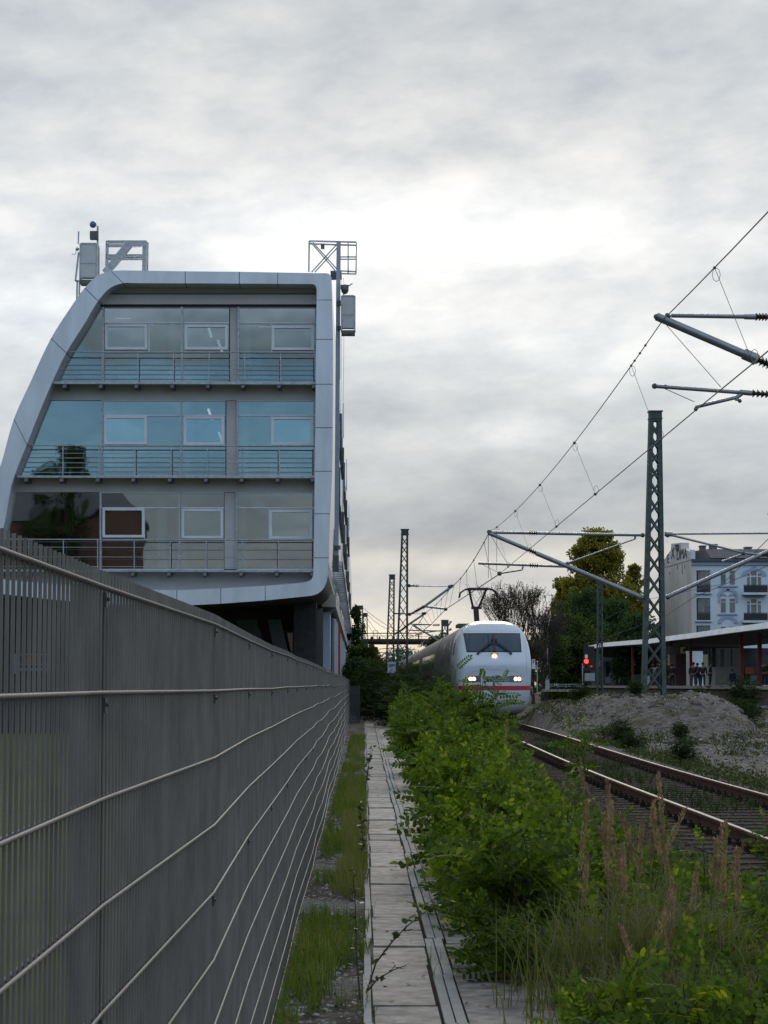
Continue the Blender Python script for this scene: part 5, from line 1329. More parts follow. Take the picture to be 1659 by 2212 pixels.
def shrub_mesh(seed, h, rad, stems, step, tpl, lean=(0, 0), side=4, low=.15, lw=1.0):
    rs = np.random.RandomState(seed); P = []; D = []; U = []; Sz = []; lines = []
    def grow(p, d, length, r, depth):
        n = max(3, int(length/.07)); pts = [p.copy()]; q = p.copy(); dd = d.copy()
        for i in range(n):
            dd = dd+rs.normal(0, .10, 3); dd[2] += (.06 if depth == 0 else .02); dd /= np.linalg.norm(dd); q = q+dd*length/n
            if q[2] < .05: q[2] = .05
            pts.append(q.copy())
        lines.append((pts, r))
        m = max(2, int(length/step)); ph = rs.rand()*6.28
        for j in range(m):
            f = (j+.5+rs.rand()*.4)/m
            if depth == 0 and f < low: continue
            a = min(int(f*n), n-1); pp = pts[a]+(pts[a+1]-pts[a])*(f*n-a); ax = pts[a+1]-pts[a]; ax /= np.linalg.norm(ax)
            ph += 2.4; o = np.array([math.cos(ph), math.sin(ph), .15+.3*rs.rand()]); o = o-ax*np.dot(o, ax)*.6+ax*.25
            P.append(pp); D.append(o); U.append(np.array([rs.normal(0, .75), rs.normal(0, .75), .8])); Sz.append((.75+.5*rs.rand())*(1-.25*f))
        P.append(pts[-1]); D.append(dd+np.array([rs.normal(0, .4), rs.normal(0, .4), .1])); U.append(np.array([rs.normal(0, .6), rs.normal(0, .6), .8])); Sz.append(.7)
        if depth < 1:
            for j in range(side):
                f = .22+.7*rs.rand(); a = min(int(f*n), n-1); th = rs.rand()*6.28
                grow(pts[a], np.array([math.cos(th), math.sin(th), .35+.3*rs.rand()]), length*(.25+.28*rs.rand())*(1.15-f), r*.5, depth+1)
    for s in range(stems):
        th = rs.rand()*6.28; rr = rad*.35*rs.rand()
        p = np.array([math.cos(th)*rr, math.sin(th)*rr, -.02]); out = .15+.75*rs.rand()
        d = np.array([math.cos(th)*out*rad/h+lean[0], math.sin(th)*out*rad/h+lean[1], 1.0]); d /= np.linalg.norm(d)
        grow(p, d, h*(.62+.42*rs.rand())*(1.1-.25*out), .008+.006*rs.rand(), 0)
    P, D, U, Sz = map(np.array, (P, D, U, Sz)); Sz = Sz*lw
    Vs = []; Fs = []; b = 0; pick = rs.randint(0, len(tpl), len(P))
    for i, (tv, tf) in enumerate(tpl):
        k = pick == i
        if not k.any(): continue
        v, f = place(tv, tf, P[k], D[k], U[k], Sz[k]); Vs.append(v); Fs.append(f+b); b += len(v)
    mb = MB()
    for pts, r in lines: mb.path([tuple(p) for p in pts], r, 4, r*.35)
    return np.vstack(Vs), np.vstack(Fs), mb
protos = {}
def shrub(kind, x, y, label, rot=0, sc=1.0, z=None, group='robinia shrubs along the path', mt=None):
    z = gz(x, y) if z is None else z
    if kind not in protos:
        args = KINDS[kind]; V, Fq, mb = shrub_mesh(**args[0])
        fo = np_mesh('foliage', V, Fq, args[1]).data; stm = mb.build('stems', m_bark).data
        for o in [o for o in col.objects if o.data in (fo, stm)]: bpy.data.objects.remove(o)
        protos[kind] = (fo, stm)
    o = empty('robinia_shrub' if 'shrubs' in group else 'shrub', (x, y, z), label, 'shrub', group)
    o.rotation_euler = (0, 0, rot); o.scale = (sc, sc, sc)
    for n_, me in zip(('foliage', 'stem'), protos[kind]):
        c = bpy.data.objects.new(n_, me); col.objects.link(c); c.parent = o
    return o
KINDS = {
    'n1': (dict(seed=1, h=1.15, rad=.60, stems=9, step=.085, tpl=PIN, side=5, low=.05, lw=1.6), m_robinia),
    'n2': (dict(seed=2, h=1.30, rad=.62, stems=9, step=.085, tpl=PIN, side=5, low=.05, lw=1.6), m_robinia),
    'n3': (dict(seed=3, h=1.00, rad=.72, stems=10, step=.085, tpl=PIN, side=5, low=.03, lw=1.6), m_robinia),
    'low': (dict(seed=4, h=.62, rad=.62, stems=9, step=.085, tpl=PIN, side=4, low=.05, lw=1.25), m_robinia),
    'sap': (dict(seed=5, h=.95, rad=.22, stems=2, step=.06, tpl=PIN, side=3, low=.25, lw=1.25), m_robinia),
    't1': (dict(seed=6, h=2.05, rad=.85, stems=13, step=.095, tpl=PIN, side=6, low=.08, lw=1.8), m_robinia),
    't2': (dict(seed=7, h=1.75, rad=.95, stems=14, step=.095, tpl=PIN, side=6, low=.05, lw=1.8), m_robinia),
    'b1': (dict(seed=11, h=1.1, rad=.5, stems=8, step=.028, tpl=[(TV*np.array([1, .9, 1]), TF)], side=6, low=.1, lw=.075), leafmat('broad yellow green leaf', (.04, .075, .016), (.12, .19, .03), (.28, .25, .03), .42, 1.3, .6)),
    'd1': (dict(seed=8, h=2.1, rad=1.3, stems=16, step=.11, tpl=PINFAR, side=6, low=.05, lw=1.7), m_robfar),
    'd2': (dict(seed=9, h=1.7, rad=1.5, stems=16, step=.11, tpl=PINFAR, side=6, low=.05, lw=1.7), m_robfar),
}
PLACES = [  # kind, x, y, scale, what sets it apart
    ('b1', 1.45, 15.6, .95, 'broad leaved yellow green shoot between the near robinia shrubs'),
    ('b1', 1.55, 18.6, 1.05, 'broad leaved shrub with yellow leaves in the thicket middle'),
    ('b1', 1.15, 22.0, 1.0, 'broad leaved shrub beside the path behind the thicket middle'),
    ('b1', 2.3, 13.2, .55, 'small broad leaved weed among dark leaves at the right'),
    ('low', 1.00, 13.3, .75, 'robinia spray drooping onto the path slabs in front of the nearest shrub'),
    ('n3', .98, 17.0, .72, 'low robinia shrub spreading far out over the path'),
    ('low', 2.55, 12.6, .95, 'leafy robinia shoot at the right edge behind the grass'),
    ('low', 2.35, 14.0, 1.0, 'leafy robinia shoot right of the brown plumes before the rail'),
    ('low', 1.62, 10.2, .95, 'low bright robinia sprays at the bottom right corner under the tall grass'),
    ('low', 1.20, 9.7, .62, 'small low robinia spray at the bottom edge beside the path slabs'),
    ('low', 1.30, 10.9, .60, 'low robinia shoot left of the brown plumed grass'),
    ('low', 2.05, 11.6, .85, 'low robinia shoot right of the brown plumed grass'),
    ('low', 2.00, 9.6, .70, 'low robinia shoot in the far bottom right corner'),
    ('n3', 1.08, 14.1, .95, 'nearest dense robinia shrub leaning over the path slabs'),
    ('n1', 1.45, 14.6, .66, 'near robinia shrub directly behind the brown grass plumes'),
    ('n2', 1.05, 16.0, .85, 'robinia shrub hanging low over the path, second from the front'),
    ('n3', 1.50, 16.6, .80, 'broad robinia shrub in the middle of the right thicket'),
    ('n1', 1.15, 18.2, 1.0, 'robinia shrub with yellowing sprays near the middle of the thicket'),
    ('n2', 1.60, 19.4, .78, 'tall robinia shrub right of the thicket, its top against the rails'),
    ('n3', 1.10, 20.6, 1.1, 'wide robinia shrub reaching over the centre of the path'),
    ('n1', 1.60, 22.0, .90, 'robinia shrub behind the thicket centre below the train'),
    ('n2', 1.20, 23.6, 1.0, 'robinia shrub overhanging the path halfway along'),
    ('n3', 1.75, 25.0, 1.05, 'rounded robinia shrub between path and ballast'),
    ('n1', 1.32, 27.0, 1.10, 'robinia shrub at the narrow part of the path'),
    ('t2', 1.80, 29.5, .66, 'full robinia shrub right of the path below the train nose'),
    ('t2', 1.40, 32.5, .78, 'leafy robinia shrub on the path edge in the middle distance'),
    ('t1', 1.85, 35.5, .68, 'upright robinia shrub in front of the train side'),
    ('t2', 1.38, 38.5, .88, 'bright robinia shrub at the left end of the thicket'),
    ('t1', 1.95, 41.0, 1.05, 'tallest robinia shrub rising before the left edge of the train nose'),
    ('t2', 1.40, 44.0, .92, 'far robinia shrub touching the path on the left'),
    ('t1', 2.55, 44.0, .66, 'slender robinia shoot in front of the train headlights'),
    ('t2', 1.50, 50.0, .95, 'robinia shrub far along the path'),
    ('t2', 2.40, 52.0, .80, 'far robinia shrub beside the ballast before the train'),
    ('t1', 1.60, 57.0, .85, 'most distant bright robinia shrub beside the path'),
    ('sap', 2.35, 14.6, .75, 'thin robinia sapling before the left rail'),
    ('sap', 2.35, 17.4, .55, 'lone robinia sapling right of the thicket on dark ballast'),
    ('sap', 3.0, 21.5, .45, 'robinia sapling growing against the left rail'),
    ('sap', 2.7, 26.5, .50, 'robinia sapling beside the rail in the middle distance'),
    ('sap', 3.45, 34.0, 1.05, 'tall thin robinia sapling beside the red stripe of the train'),
    ('sap', 3.25, 17.0, .60, 'robinia sapling at the right picture edge by the rail'),
    ('low', 2.75, 15.3, .55, 'flat robinia shoot creeping over dark ballast at the right'),
]
rr = random.Random(21)
for k, x, y, s, lab in PLACES: shrub(k, x, y, lab, rr.uniform(0, 6.28), s)
DP = [(2.0, 64, 1.0, 'd1', 'dark shrub beside the front of the train'), (2.9, 72, .9, 'd2', 'dark shrub low against the train side'), (1.9, 76, 1.1, 'd1', 'dark tall shrub behind the bright thicket'),
      (2.6, 86, 1.0, 'd2', 'dark shrub below the kilometre board'), (1.6, 92, 1.2, 'd2', 'dark shrub beside the far end of the path'), (2.4, 100, 1.2, 'd1', 'dark shrub at the foot of the taller left mast'),
      (1.2, 104, 1.3, 'd2', 'dark shrub closing the end of the path'), (.4, 112, 1.4, 'd1', 'dark shrub behind the end of the grey fence'), (2.4, 118, 1.2, 'd2', 'dark shrub behind the taller left mast'),
      (1.2, 126, 1.6, 'd1', 'large dark shrub left of the board'), (.2, 138, 1.7, 'd2', 'dark shrub beside the far office columns'), (2.2, 136, 1.3, 'd1', 'dark shrub far beside the train')]
for x, y, s, k, lab in DP: shrub(k, x, y, lab, rr.uniform(0, 6.28), s, group='dark bushes beside the train')
RP = [(7.2, 60, .45, 'd2', 'low dark weed clump at the left foot of the mound'), (6.6, 44, .32, 'd1', 'low green weed clump beside the right rail'), (11.7, 74.5, .2, 'd1', 'green weed bush on top of the mound right of the mast'),
      (13.8, 76, .26, 'd2', 'dark bush on the right slope of the mound'), (15.2, 86, .7, 'd2', 'dark bush below the brick platform wall'), (9.2, 62, .3, 'd1', 'small weed clump on the sand before the mound'),
      (12.2, 60, .4, 'd2', 'weed clump on the sand at the right'), (8.6, 84, .5, 'd1', 'dark weed clump on the lower left mound'), (17.5, 98, .6, 'd2', 'dark bush at the right edge below the platform'), (6.7, 53, .35, 'd2', 'low dark clump on the verge of the right rail'),
      (9.4, 73.5, .32, 'd1', 'weed clump on the front slope of the mound'), (14.2, 70, .5, 'd2', 'dark bush at the right foot of the mound'), (20, 112, 1.0, 'd1', 'dark bush against the far brick platform wall')]
for x, y, s, k, lab in RP: shrub(k, x, y, lab, rr.uniform(0, 6.28), s, group='weed bushes around the mound')
# reddish rose shoot arching over the path
def leafy_shoot(name, pts, n, size, m, label, cat='shrub', seed=0, group=None):
    rs = np.random.RandomState(seed); o = empty(name, Vector(pts[0]), label, cat, group)
    mb = MB(); mb.path(pts, .006, 5, .002); mb.build('stem', m_bark, o)
    pts = [np.array(p) for p in pts]; P = []; D = []; U = []
    for i in range(n):
        f = (.15+.85*rs.rand())*(len(pts)-1); a = min(int(f), len(pts)-2); P.append(pts[a]+(pts[a+1]-pts[a])*(f-a)+rs.normal(0, .012, 3)); D.append(rs.normal(0, 1, 3)*(1, 1, .5)); U.append(rs.normal(0, .6, 3)+(0, 0, 1))
    V, Fq = place(TV, TF, np.array(P), np.array(D), np.array(U), size*(.7+.6*rs.rand(n))); np_mesh('foliage', V, Fq, m, o); return o
m_rose = leafmat('reddish leaf', (.030, .030, .016), (.05, .075, .03), (.09, .035, .02), .3, 3)
def AP(l): return [at(*q) for q in l]
leafy_shoot('rose_shoot', AP([(790, 2150, 12.6), (812, 2080, 12.6), (850, 2030, 12.5), (880, 2000, 12.4), (925, 1965, 12.3), (962, 1945, 12.3)]), 34, .055, m_rose, 'reddish leafed rose shoot arching from the grass across the path', seed=1)
leafy_shoot('rose_shoot', AP([(795, 2140, 12.4), (815, 2115, 12.4), (850, 2095, 12.4), (878, 2085, 12.4)]), 16, .045, m_rose, 'short leafy rose shoot lying low over the path covers', seed=2)
leafy_shoot('rose_shoot', AP([(778, 2160, 12.2), (770, 2060, 12.2), (768, 1960, 12.2), (762, 1880, 12.2)]), 60, .035, leafmat('weed leaf', (.02, .035, .012), (.05, .08, .025), (.07, .06, .03), .3, 3), 'upright leafy weed standing in the grass verge near the camera', seed=3)
leafy_shoot('rose_shoot', AP([(786, 1860, 22), (782, 1790, 22), (776, 1730, 22)]), 60, .05, m_rose, 'brownish upright weed in the grass verge further along', seed=4)
leafy_shoot('rose_shoot', AP([(790, 1700, 30), (796, 1655, 30), (803, 1610, 30)]), 60, .06, m_rose, 'weed leaning over the left kerb of the path in the middle distance', seed=5)

# ---------------------------------------------------------------- grasses and stones (uncountable)
def blades(name, pos, h, w, m, label, seed, lean=.35, kindl='grass'):
    rs = np.random.RandomState(seed); n = len(pos)
    th = rs.rand(n)*6.28; H = h*(.5+rs.rand(n)); a = lean*(.3+rs.rand(n)); dx = np.cos(th)*a; dy = np.sin(th)*a
    px_, py_ = -np.sin(th)*w, np.cos(th)*w
    B = np.asarray(pos); V = np.zeros((n, 7, 3))
    for i, (f, ww) in enumerate(((0, 1), (.4, .9), (.75, .55))):
        c = B+np.stack([dx*H*f*f, dy*H*f*f, H*f*(1-.15*f*a)], 1); o_ = np.stack([px_*ww, py_*ww, np.zeros(n)], 1)
        V[:, 2*i] = c-o_; V[:, 2*i+1] = c+o_
    V[:, 6] = B+np.stack([dx*H, dy*H, H*(1-.3*a)], 1)
    q = np.array([(0, 1, 3, 2), (2, 3, 5, 4), (4, 5, 6, 6)])
    Fq = (q[None]+(np.arange(n)*7)[:, None, None]).reshape(-1, 4)
    tri = Fq[:, 2] == Fq[:, 3]
    off = V.reshape(-1, 3)
    me = bpy.data.meshes.new(name); F3 = Fq[tri][:, :3]; F4 = Fq[~tri]
    me.vertices.add(len(off)); me.vertices.foreach_set('co', off.astype(np.float32).ravel())
    li = np.concatenate([F4.ravel(), F3.ravel()]); ls = np.concatenate([np.arange(0, len(F4)*4, 4), len(F4)*4+np.arange(0, len(F3)*3, 3)]); lt_ = np.concatenate([np.full(len(F4), 4), np.full(len(F3), 3)])
    me.loops.add(len(li)); me.loops.foreach_set('vertex_index', li.astype(np.int32)); me.polygons.add(len(ls)); me.polygons.foreach_set('loop_start', ls.astype(np.int32)); me.polygons.foreach_set('loop_total', lt_.astype(np.int32)); me.update(calc_edges=True)
    o = link_mesh(name, me, m)
    return tag(o, label, kindl, kind='stuff')
m_grass = leafmat('verge grass blade', (.035, .055, .014), (.095, .135, .030), (.20, .17, .07), .4, 2.2, .75)
m_dry = leafmat('dry grass blade', (.06, .08, .025), (.14, .14, .06), (.24, .19, .11), .35, 1.5, .6)
rs = np.random.RandomState(4); P = []
while len(P) < 24000:
    y = 4+70*rs.rand()**1.9; x = -.44+rs.rand()*.50*(1.0)
    c = vnoise(x*5, y*1.3)*.6+vnoise(x*11+7, y*4)*.4
    if vnoise(x*2.2+5, y*.45)*.55+c*.45 < .42: continue
    P.append((x+.0028*(y-11), y, -.01))
for k in range(900):
    y = 8+50*rs.rand()**1.5; x = px0(y)+[.048, .415, .484, .552, 1.13, .0][rs.randint(0, 6)]+rs.normal(0, .006)
    if vnoise(x*9, y*.8) > .52: P.append((x, y, -.06))
blades('grass_verge', P, .15, .0026, m_grass, 'green grass growing along the foot of the fence', 5)
WQ = np.array(P)[rs.randint(0, len(P), 5200)]+rs.normal(0, 1, (5200, 3))*np.array([.03, .03, 0])+np.stack([np.zeros(5200), np.zeros(5200), .01+.10*rs.rand(5200)**1.5], 1)
WQ = WQ[(WQ[:, 0] > -.42) & (WQ[:, 0] < .05)]; kq = len(WQ)
V, Fq = place(TV, TF, WQ, rs.normal(0, 1, (kq, 3)), rs.normal(0, .8, (kq, 3))+(0, 0, .6), .028*(.5+rs.rand(kq)))
tag(np_mesh('verge_weeds', V, Fq, leafmat('verge weed leaf', (.020, .030, .010), (.055, .075, .022), (.14, .12, .04), .3, 2.0, .75)), 'small leafy weeds among the grass at the foot of the fence', 'weeds', kind='stuff')
P = []
for k in range(9000):
    y = 17+45*rs.rand()**1.5; x = -.2+rs.rand()*.25
    if vnoise(x*4+3, y*.5) > .52: P.append((x, y, -.01))
blades('dry_grass', P, .20, .0018, m_dry, 'dry straw coloured grass in the fence verge', 6, kindl='dry grass')
P = []
while len(P) < 22000:                        # far side of the right rail and the sandy ground
    y = 18+75*rs.rand()**1.2; x = ctr(y)+1.5+10.5*rs.rand()**1.25
    c = vnoise(x*.9, y*.45)*.6+vnoise(x*2.5+3, y*1.1)*.4
    near = x-ctr(y) < 2.6
    if c < (.34 if near else .52)+(.13 if mound(x, y) > .35 else 0): continue
    P.append((x, y, gz(x, y)-.01))
WEEDP = P
blades('weeds', P[::3], .17, .005, leafmat('weed blade', (.022, .030, .012), (.055, .065, .025), (.10, .085, .045), .3, .8, .6), 'dark green weeds covering the ground right of the rails', 7, .7, 'weeds')
rs2 = np.random.RandomState(70); WP = np.array(WEEDP); WP = WP[rs2.randint(0, len(WP), 42000)]+rs2.normal(0, 1, (42000, 3))*np.array([.07, .07, .0])+np.stack([np.zeros(42000), np.zeros(42000), .01+.17*rs2.rand(42000)**1.5], 1)
V, Fq = place(TV, TF, WP, rs2.normal(0, 1, (42000, 3)), rs2.normal(0, .8, (42000, 3))+(0, 0, .6), .055*(.5+rs2.rand(42000)))
tag(np_mesh('leafy_weeds', V, Fq, leafmat('leafy weed', (.018, .026, .010), (.048, .062, .020), (.10, .10, .035), .3, .8, .7)), 'low leafy weeds carpeting the ground right of the rails', 'weeds', kind='stuff')
P = []
while len(P) < 5000:                         # ballast edge left of the track
    y = 9+60*rs.rand()**1.4; x = 1.75+1.3*rs.rand()
    if vnoise(x*2, y*.8) < .50: continue
    P.append((x, y, gz(x, y)-.01))
blades('ballast_weeds', P, .16, .007, m_robinia, 'scattered green weeds on the dark ballast slope', 8, .8, 'weeds')
P = []
while len(P) < 1800:
    y = 18+50*rs.rand(); x = ctr(y)+rs.uniform(-.6, .6)
    if vnoise(x*1.3+9, y*.35) < .66: continue
    P.append((x, y, .15))
blades('track_weeds', P, .16, .010, m_robfar, 'dark weeds between the two rails', 9, .8, 'weeds')
P = np.stack([.05+1.3*rs.rand(420), 6+34*rs.rand(420)**1.4, np.full(420, .022)], 1); V, Fq = place(TV, TF, P, rs.normal(0, 1, (420, 3))*(1, 1, .05), rs.normal(0, .25, (420, 3))+(0, 0, 1), .030*(.5+rs.rand(420)))
tag(np_mesh('fallen_leaves', V, Fq, leafmat('fallen leaf', (.06, .045, .02), (.13, .09, .035), (.20, .15, .04), .1, 3, .8)), 'small fallen brown and yellow leaves lying on the path slabs', 'leaves', kind='stuff')
# reed grass clumps with brown plumes
m_plume = mat('brown grass plume', (.34, .23, .12), .95, 0, .25, 8, spec=.05)
m_straw = mat('straw stalk', (.16, .13, .07), .8, 0, .2, 6)
def reed(x, y, n, h, seed, label, nb=700, rad=.22):
    rs = np.random.RandomState(seed); o = empty('plume_grass', (x, y, gz(x, y)), label, 'tall grass', 'tall grasses with brown plumes')
    z0 = gz(x, y)
    P = np.stack([x+rs.normal(0, rad, nb), y+rs.normal(0, rad, nb), np.full(nb, z0)], 1)
    b = blades('blades', P, h*.46, .0035, m_dry, None, seed, .75); b.parent = o
    for k_ in ('kind', 'category', 'label'):
        if k_ in b: del b[k_]
    v = np.zeros(len(b.data.vertices)*3, dtype=np.float32); b.data.vertices.foreach_get('co', v); v = v.reshape(-1, 3)-np.array([x, y, z0], dtype=np.float32); b.data.vertices.foreach_set('co', v.ravel())
    for k in range(n):
        bx, by = x+rs.normal(0, rad*.7), y+rs.normal(0, rad*.7); hh = h*(.72+.33*rs.rand()); lx, ly = rs.normal(0, .05, 2)
        pt_ = lambda f: Vector((bx+lx*f*f*hh*2, by+ly*f*f*hh*2, z0+hh*f))
        mb = MB(); mb.path([pt_(f) for f in (0, .35, .7, 1)], .0028, 4, .0015); stalk = mb.build('stalk', m_straw, o)
        L = .28+.12*rs.rand(); m_ = 200; f = rs.rand(m_); wd = .012*np.sin(np.pi*np.clip(f*.86+.09, 0, 1))**.8
        th = rs.rand(m_)*6.28; c = np.array([tuple(pt_(1-L/hh*(1-q))) for q in f]); r_ = wd*(.3+.7*rs.rand(m_))
        PP = c+np.stack([np.cos(th)*r_, np.sin(th)*r_, np.zeros(m_)], 1); DD = np.stack([np.cos(th)*.5, np.sin(th)*.5, np.ones(m_)], 1)
        V, Fq = place(TV*np.array([1, .5, 1]), TF, PP, DD, rs.normal(0, 1, (m_, 3)), np.full(m_, .026)); np_mesh('plume', V, Fq, m_plume, stalk)
reed(1.38, 12.2, 4, 1.12, 1, 'tall grass clump at the left of the brown plumes, beside the shrub')
reed(1.66, 12.5, 12, 1.26, 2, 'largest tall grass clump with most of the brown plumes')
reed(1.90, 12.0, 5, 1.08, 3, 'tall grass clump at the right of the brown plumes')
reed(1.50, 11.2, 3, .80, 4, 'short pale grass clump in front of the brown plumes', 900, .26)
reed(1.85, 10.8, 2, .75, 5, 'short straw coloured grass clump near the bottom right corner', 800, .26)
reed(1.55, 24.0, 4, 1.35, 6, 'group of brown plumes rising beside the thicket top', 200)
reed(2.35, 22.5, 2, 1.15, 7, 'pair of brown plumes leaning before the rails', 120)
# stones
def stones(name, pos, s, m, label, seed):
    rs = np.random.RandomState(seed); n = len(pos)
    g = (1+5**.5)/2; v = np.array([(-1, g, 0), (1, g, 0), (-1, -g, 0), (1, -g, 0), (0, -1, g), (0, 1, g), (0, -1, -g), (0, 1, -g), (g, 0, -1), (g, 0, 1), (-g, 0, -1), (-g, 0, 1)])/1.9
    f = np.array([(0, 11, 5), (0, 5, 1), (0, 1, 7), (0, 7, 10), (0, 10, 11), (1, 5, 9), (5, 11, 4), (11, 10, 2), (10, 7, 6), (7, 1, 8), (3, 9, 4), (3, 4, 2), (3, 2, 6), (3, 6, 8), (3, 8, 9), (4, 9, 5), (2, 4, 11), (6, 2, 10), (8, 6, 7), (9, 8, 1)])
    sc = s*(.5+rs.rand(n, 1, 1)**2*1.2)*(.6+.6*rs.rand(n, 1, 3))
    V = v[None]*sc*(1+.25*rs.normal(0, 1, (n, 12, 1))); a = rs.rand(n)*6.28; ca, sa = np.cos(a)[:, None], np.sin(a)[:, None]
    V = np.stack([V[..., 0]*ca-V[..., 1]*sa, V[..., 0]*sa+V[..., 1]*ca, V[..., 2]*.7], -1)+np.asarray(pos)[:, None, :]
    Fq = (f[None]+(np.arange(n)*12)[:, None, None]).reshape(-1, 3)
    return tag(np_mesh(name, V.reshape(-1, 3), Fq, m), label, 'stones', kind='stuff')
P = [(-.45+.5*rs.rand(), 4+60*rs.rand()**1.6, -.005) for k in range(9000)]
stones('pebbles', P, .016, mat('verge pebble', (.20, .19, .18), .9, 0, .3, 30, island=.45), 'grey pebbles scattered in the grass verge', 1)
P = []
for k in range(15000):
    y = 8+62*rs.rand()**1.5; x = 1.8+rs.rand()*4.3
    P.append((x, y, gz(x, y)+.0))
stones('ballast', P, .026, mat('dark ballast stone', (.060, .047, .038), .95, 0, .3, 30, island=.5, spec=.05), 'dark brown ballast stones around the rails', 2)
P = [(6.8+6.6*rs.rand(), 60+24*rs.rand()) for k in range(160)]; P = [(x, y, gz(x, y)) for x, y in P]
stones('boulders', P, .11, mat('rough brown lump', (.13, .11, .095), .95, 0, .35, 8, island=.4, spec=.05), 'larger lumps of soil and stone lying on the sandy mound', 4)
P = []
for k in range(2600):
    y = 40+45*rs.rand(); x = 6.5+8*rs.rand(); P.append((x, y, gz(x, y)))
stones('rubble', P, .045, mat('sandy rubble', (.22, .20, .18), .9, 0, .3, 10, island=.4), 'pale rubble lying over the sandy mound', 3)

# ================================================================ TREES
def crown(rs, clumps, per, size, jitter):
    """clumps: (centre, radius) list"""
    P = []; n = len(clumps)
    for c, r in clumps:
        k = int(per*(.6+.8*rs.rand())); d = rs.normal(0, 1, (k, 3)); d /= np.linalg.norm(d, axis=1, keepdims=True)
        P.append(np.array(c)+d*(r*(.55+.5*rs.rand(k)))[:, None]*np.array([1, 1, .8]))
    P = np.vstack(P); k = len(P)
    D = rs.normal(0, 1, (k, 3)); U = rs.normal(0, 1, (k, 3))
    return place(TV*np.array([1, 1.1, 1]), TF, P, D, U, size*(.6+.8*rs.rand(k)))
def tree(name, x, y, z0, label, m, envelope, H, nclump, per, size, cr, seed, trunk_r=.3, limbs=9, rise=.8, cat='tree', group=None, base=.12, push=None):
    """envelope(f, rs) -> radius at height fraction f"""
    if push:
        env0 = envelope; envelope = lambda f: env0(f)*push
        x, y = x*push, y*push; H = (z0+H-CAMZ)*push+CAMZ-z0; size *= push; cr *= push; trunk_r *= push
    rs = np.random.RandomState(seed); o = empty(name, (x, y, z0), label, cat, group)
    mb = MB(); pts = [Vector((x+rs.normal(0, .02)*H*f, y, z0+H*f)) for f in (0, .2, .45, .7, .92)]; mb.path(pts, trunk_r, 7, trunk_r*.15); mb.build('trunk', m_treebark, o)
    lb = MB(); cl = []
    for i in range(nclump):
        f = base+(1-base)*rs.rand()**.9; R_ = envelope(f); th = rs.rand()*6.28; q = (rs.rand()**.45)*R_
        c = np.array([x+math.cos(th)*q, y+math.sin(th)*q, z0+H*f]); cl.append((c, cr*(.6+.7*rs.rand())*(1.0 if R_ > cr else .6)))
    for i in range(limbs):
        c, r = cl[i*len(cl)//limbs]; zs = max(z0+.12*H, c[2]-math.hypot(c[0]-x, c[1]-y)*rise); s = Vector((x, y, zs)); e = Vector(c); mid = s+(e-s)*.5+Vector((0, 0, -.03*H)); lb.path([s, mid, e], trunk_r*.35, 5, .03)
    lb.build('limbs', m_treebark, o)
    V, Fq = crown(rs, cl, per, size, 0); np_mesh('crown', V, Fq, m, o); return o
m_treebark = mat('tree bark', (.045, .038, .032), .9, 0, .2, 3)
m_poplar = leafmat('yellow poplar leaf', (.085, .085, .018), (.22, .195, .03), (.36, .28, .045), .42, .45, .7)
m_tgreen = leafmat('dark green tree leaf', (.015, .036, .015), (.040, .080, .026), (.07, .10, .022), .30, .30, .7)
m_tolive = leafmat('olive green tree leaf', (.024, .040, .012), (.065, .088, .020), (.10, .11, .025), .30, .30, .7)
m_brown = leafmat('brown autumn leaf', (.045, .030, .018), (.10, .058, .030), (.15, .09, .03), .3, .5, .8)
# the big yellow poplar
def spire(w, pw=.55, lo=.12): return lambda f: w*min(1, max(0.05, (f-lo*.3)/.25))**.6*max(0.03, (1-f))**pw*1.25
px_ = at(1300, 1478, 240)
def pop_env(f): return 4.7 if f < .5 else 4.7-2.9*(f-.5)/.5+.35*math.sin(f*31)
tree('poplar', at(1291, 1478, 240).x, 240, .2, 'tall yellow poplar rising highest behind the dark green trees', m_poplar, pop_env, 18.6, 480, 90, .28, .66, 31, .4, 40, 1.6, push=1.2)
tree('poplar', at(1372, 1478, 246).x, 246, .2, 'smaller yellow poplar shoulder beside the big green mast', m_poplar, lambda f: 1.7*max(.06, (1-f))**.5+.15, 15.0, 120, 100, .28, .60, 32, .25, 12, 1.6, push=1.2)
tree('poplar', at(1222, 1478, 244).x, 244, .2, 'lower yellow poplar left of the tallest one', m_poplar, lambda f: 2.3*max(.06, (1-f))**.5+.2, 13.2, 140, 110, .28, .65, 33, .25, 12, 1.4, push=1.2)
def rnd_env(w): return lambda f: w*math.sqrt(max(.02, 1-((f-.5)/.52)**2))
tree('broadleaf_tree', at(1258, 1478, 205).x, 205, .2, 'dense dark green tree in front of the yellow poplar', m_tgreen, rnd_env(3.1), 10.3, 150, 110, .24, .85, 41, .35, 16, .8, base=.10, push=1.22)
tree('broadleaf_tree', at(1322, 1478, 215).x, 215, .2, 'dark green tree behind the slim mast and canopy end', m_tgreen, rnd_env(3.6), 9.6, 170, 110, .24, .85, 42, .35, 16, .8, base=.06, push=1.22)
tree('broadleaf_tree', at(1378, 1478, 222).x, 222, .2, 'dark green tree directly left of the big mast', m_tgreen, rnd_env(2.6), 8.4, 80, 120, .26, .9, 43, .3, 12, .8, base=.10)
tree('broadleaf_tree', at(1226, 1478, 196).x, 196, .2, 'olive green tree reaching the ground left of the red signal', m_tolive, rnd_env(2.6), 7.6, 120, 130, .22, .8, 44, .3, 12, .8, base=.02, push=1.22)
tree('broadleaf_tree', at(1415, 1478, 238).x, 238, .2, 'small dark tree seen through the big mast', m_tgreen, rnd_env(1.6), 5.6, 40, 120, .26, .7, 45, .2, 8, .8, base=.1)
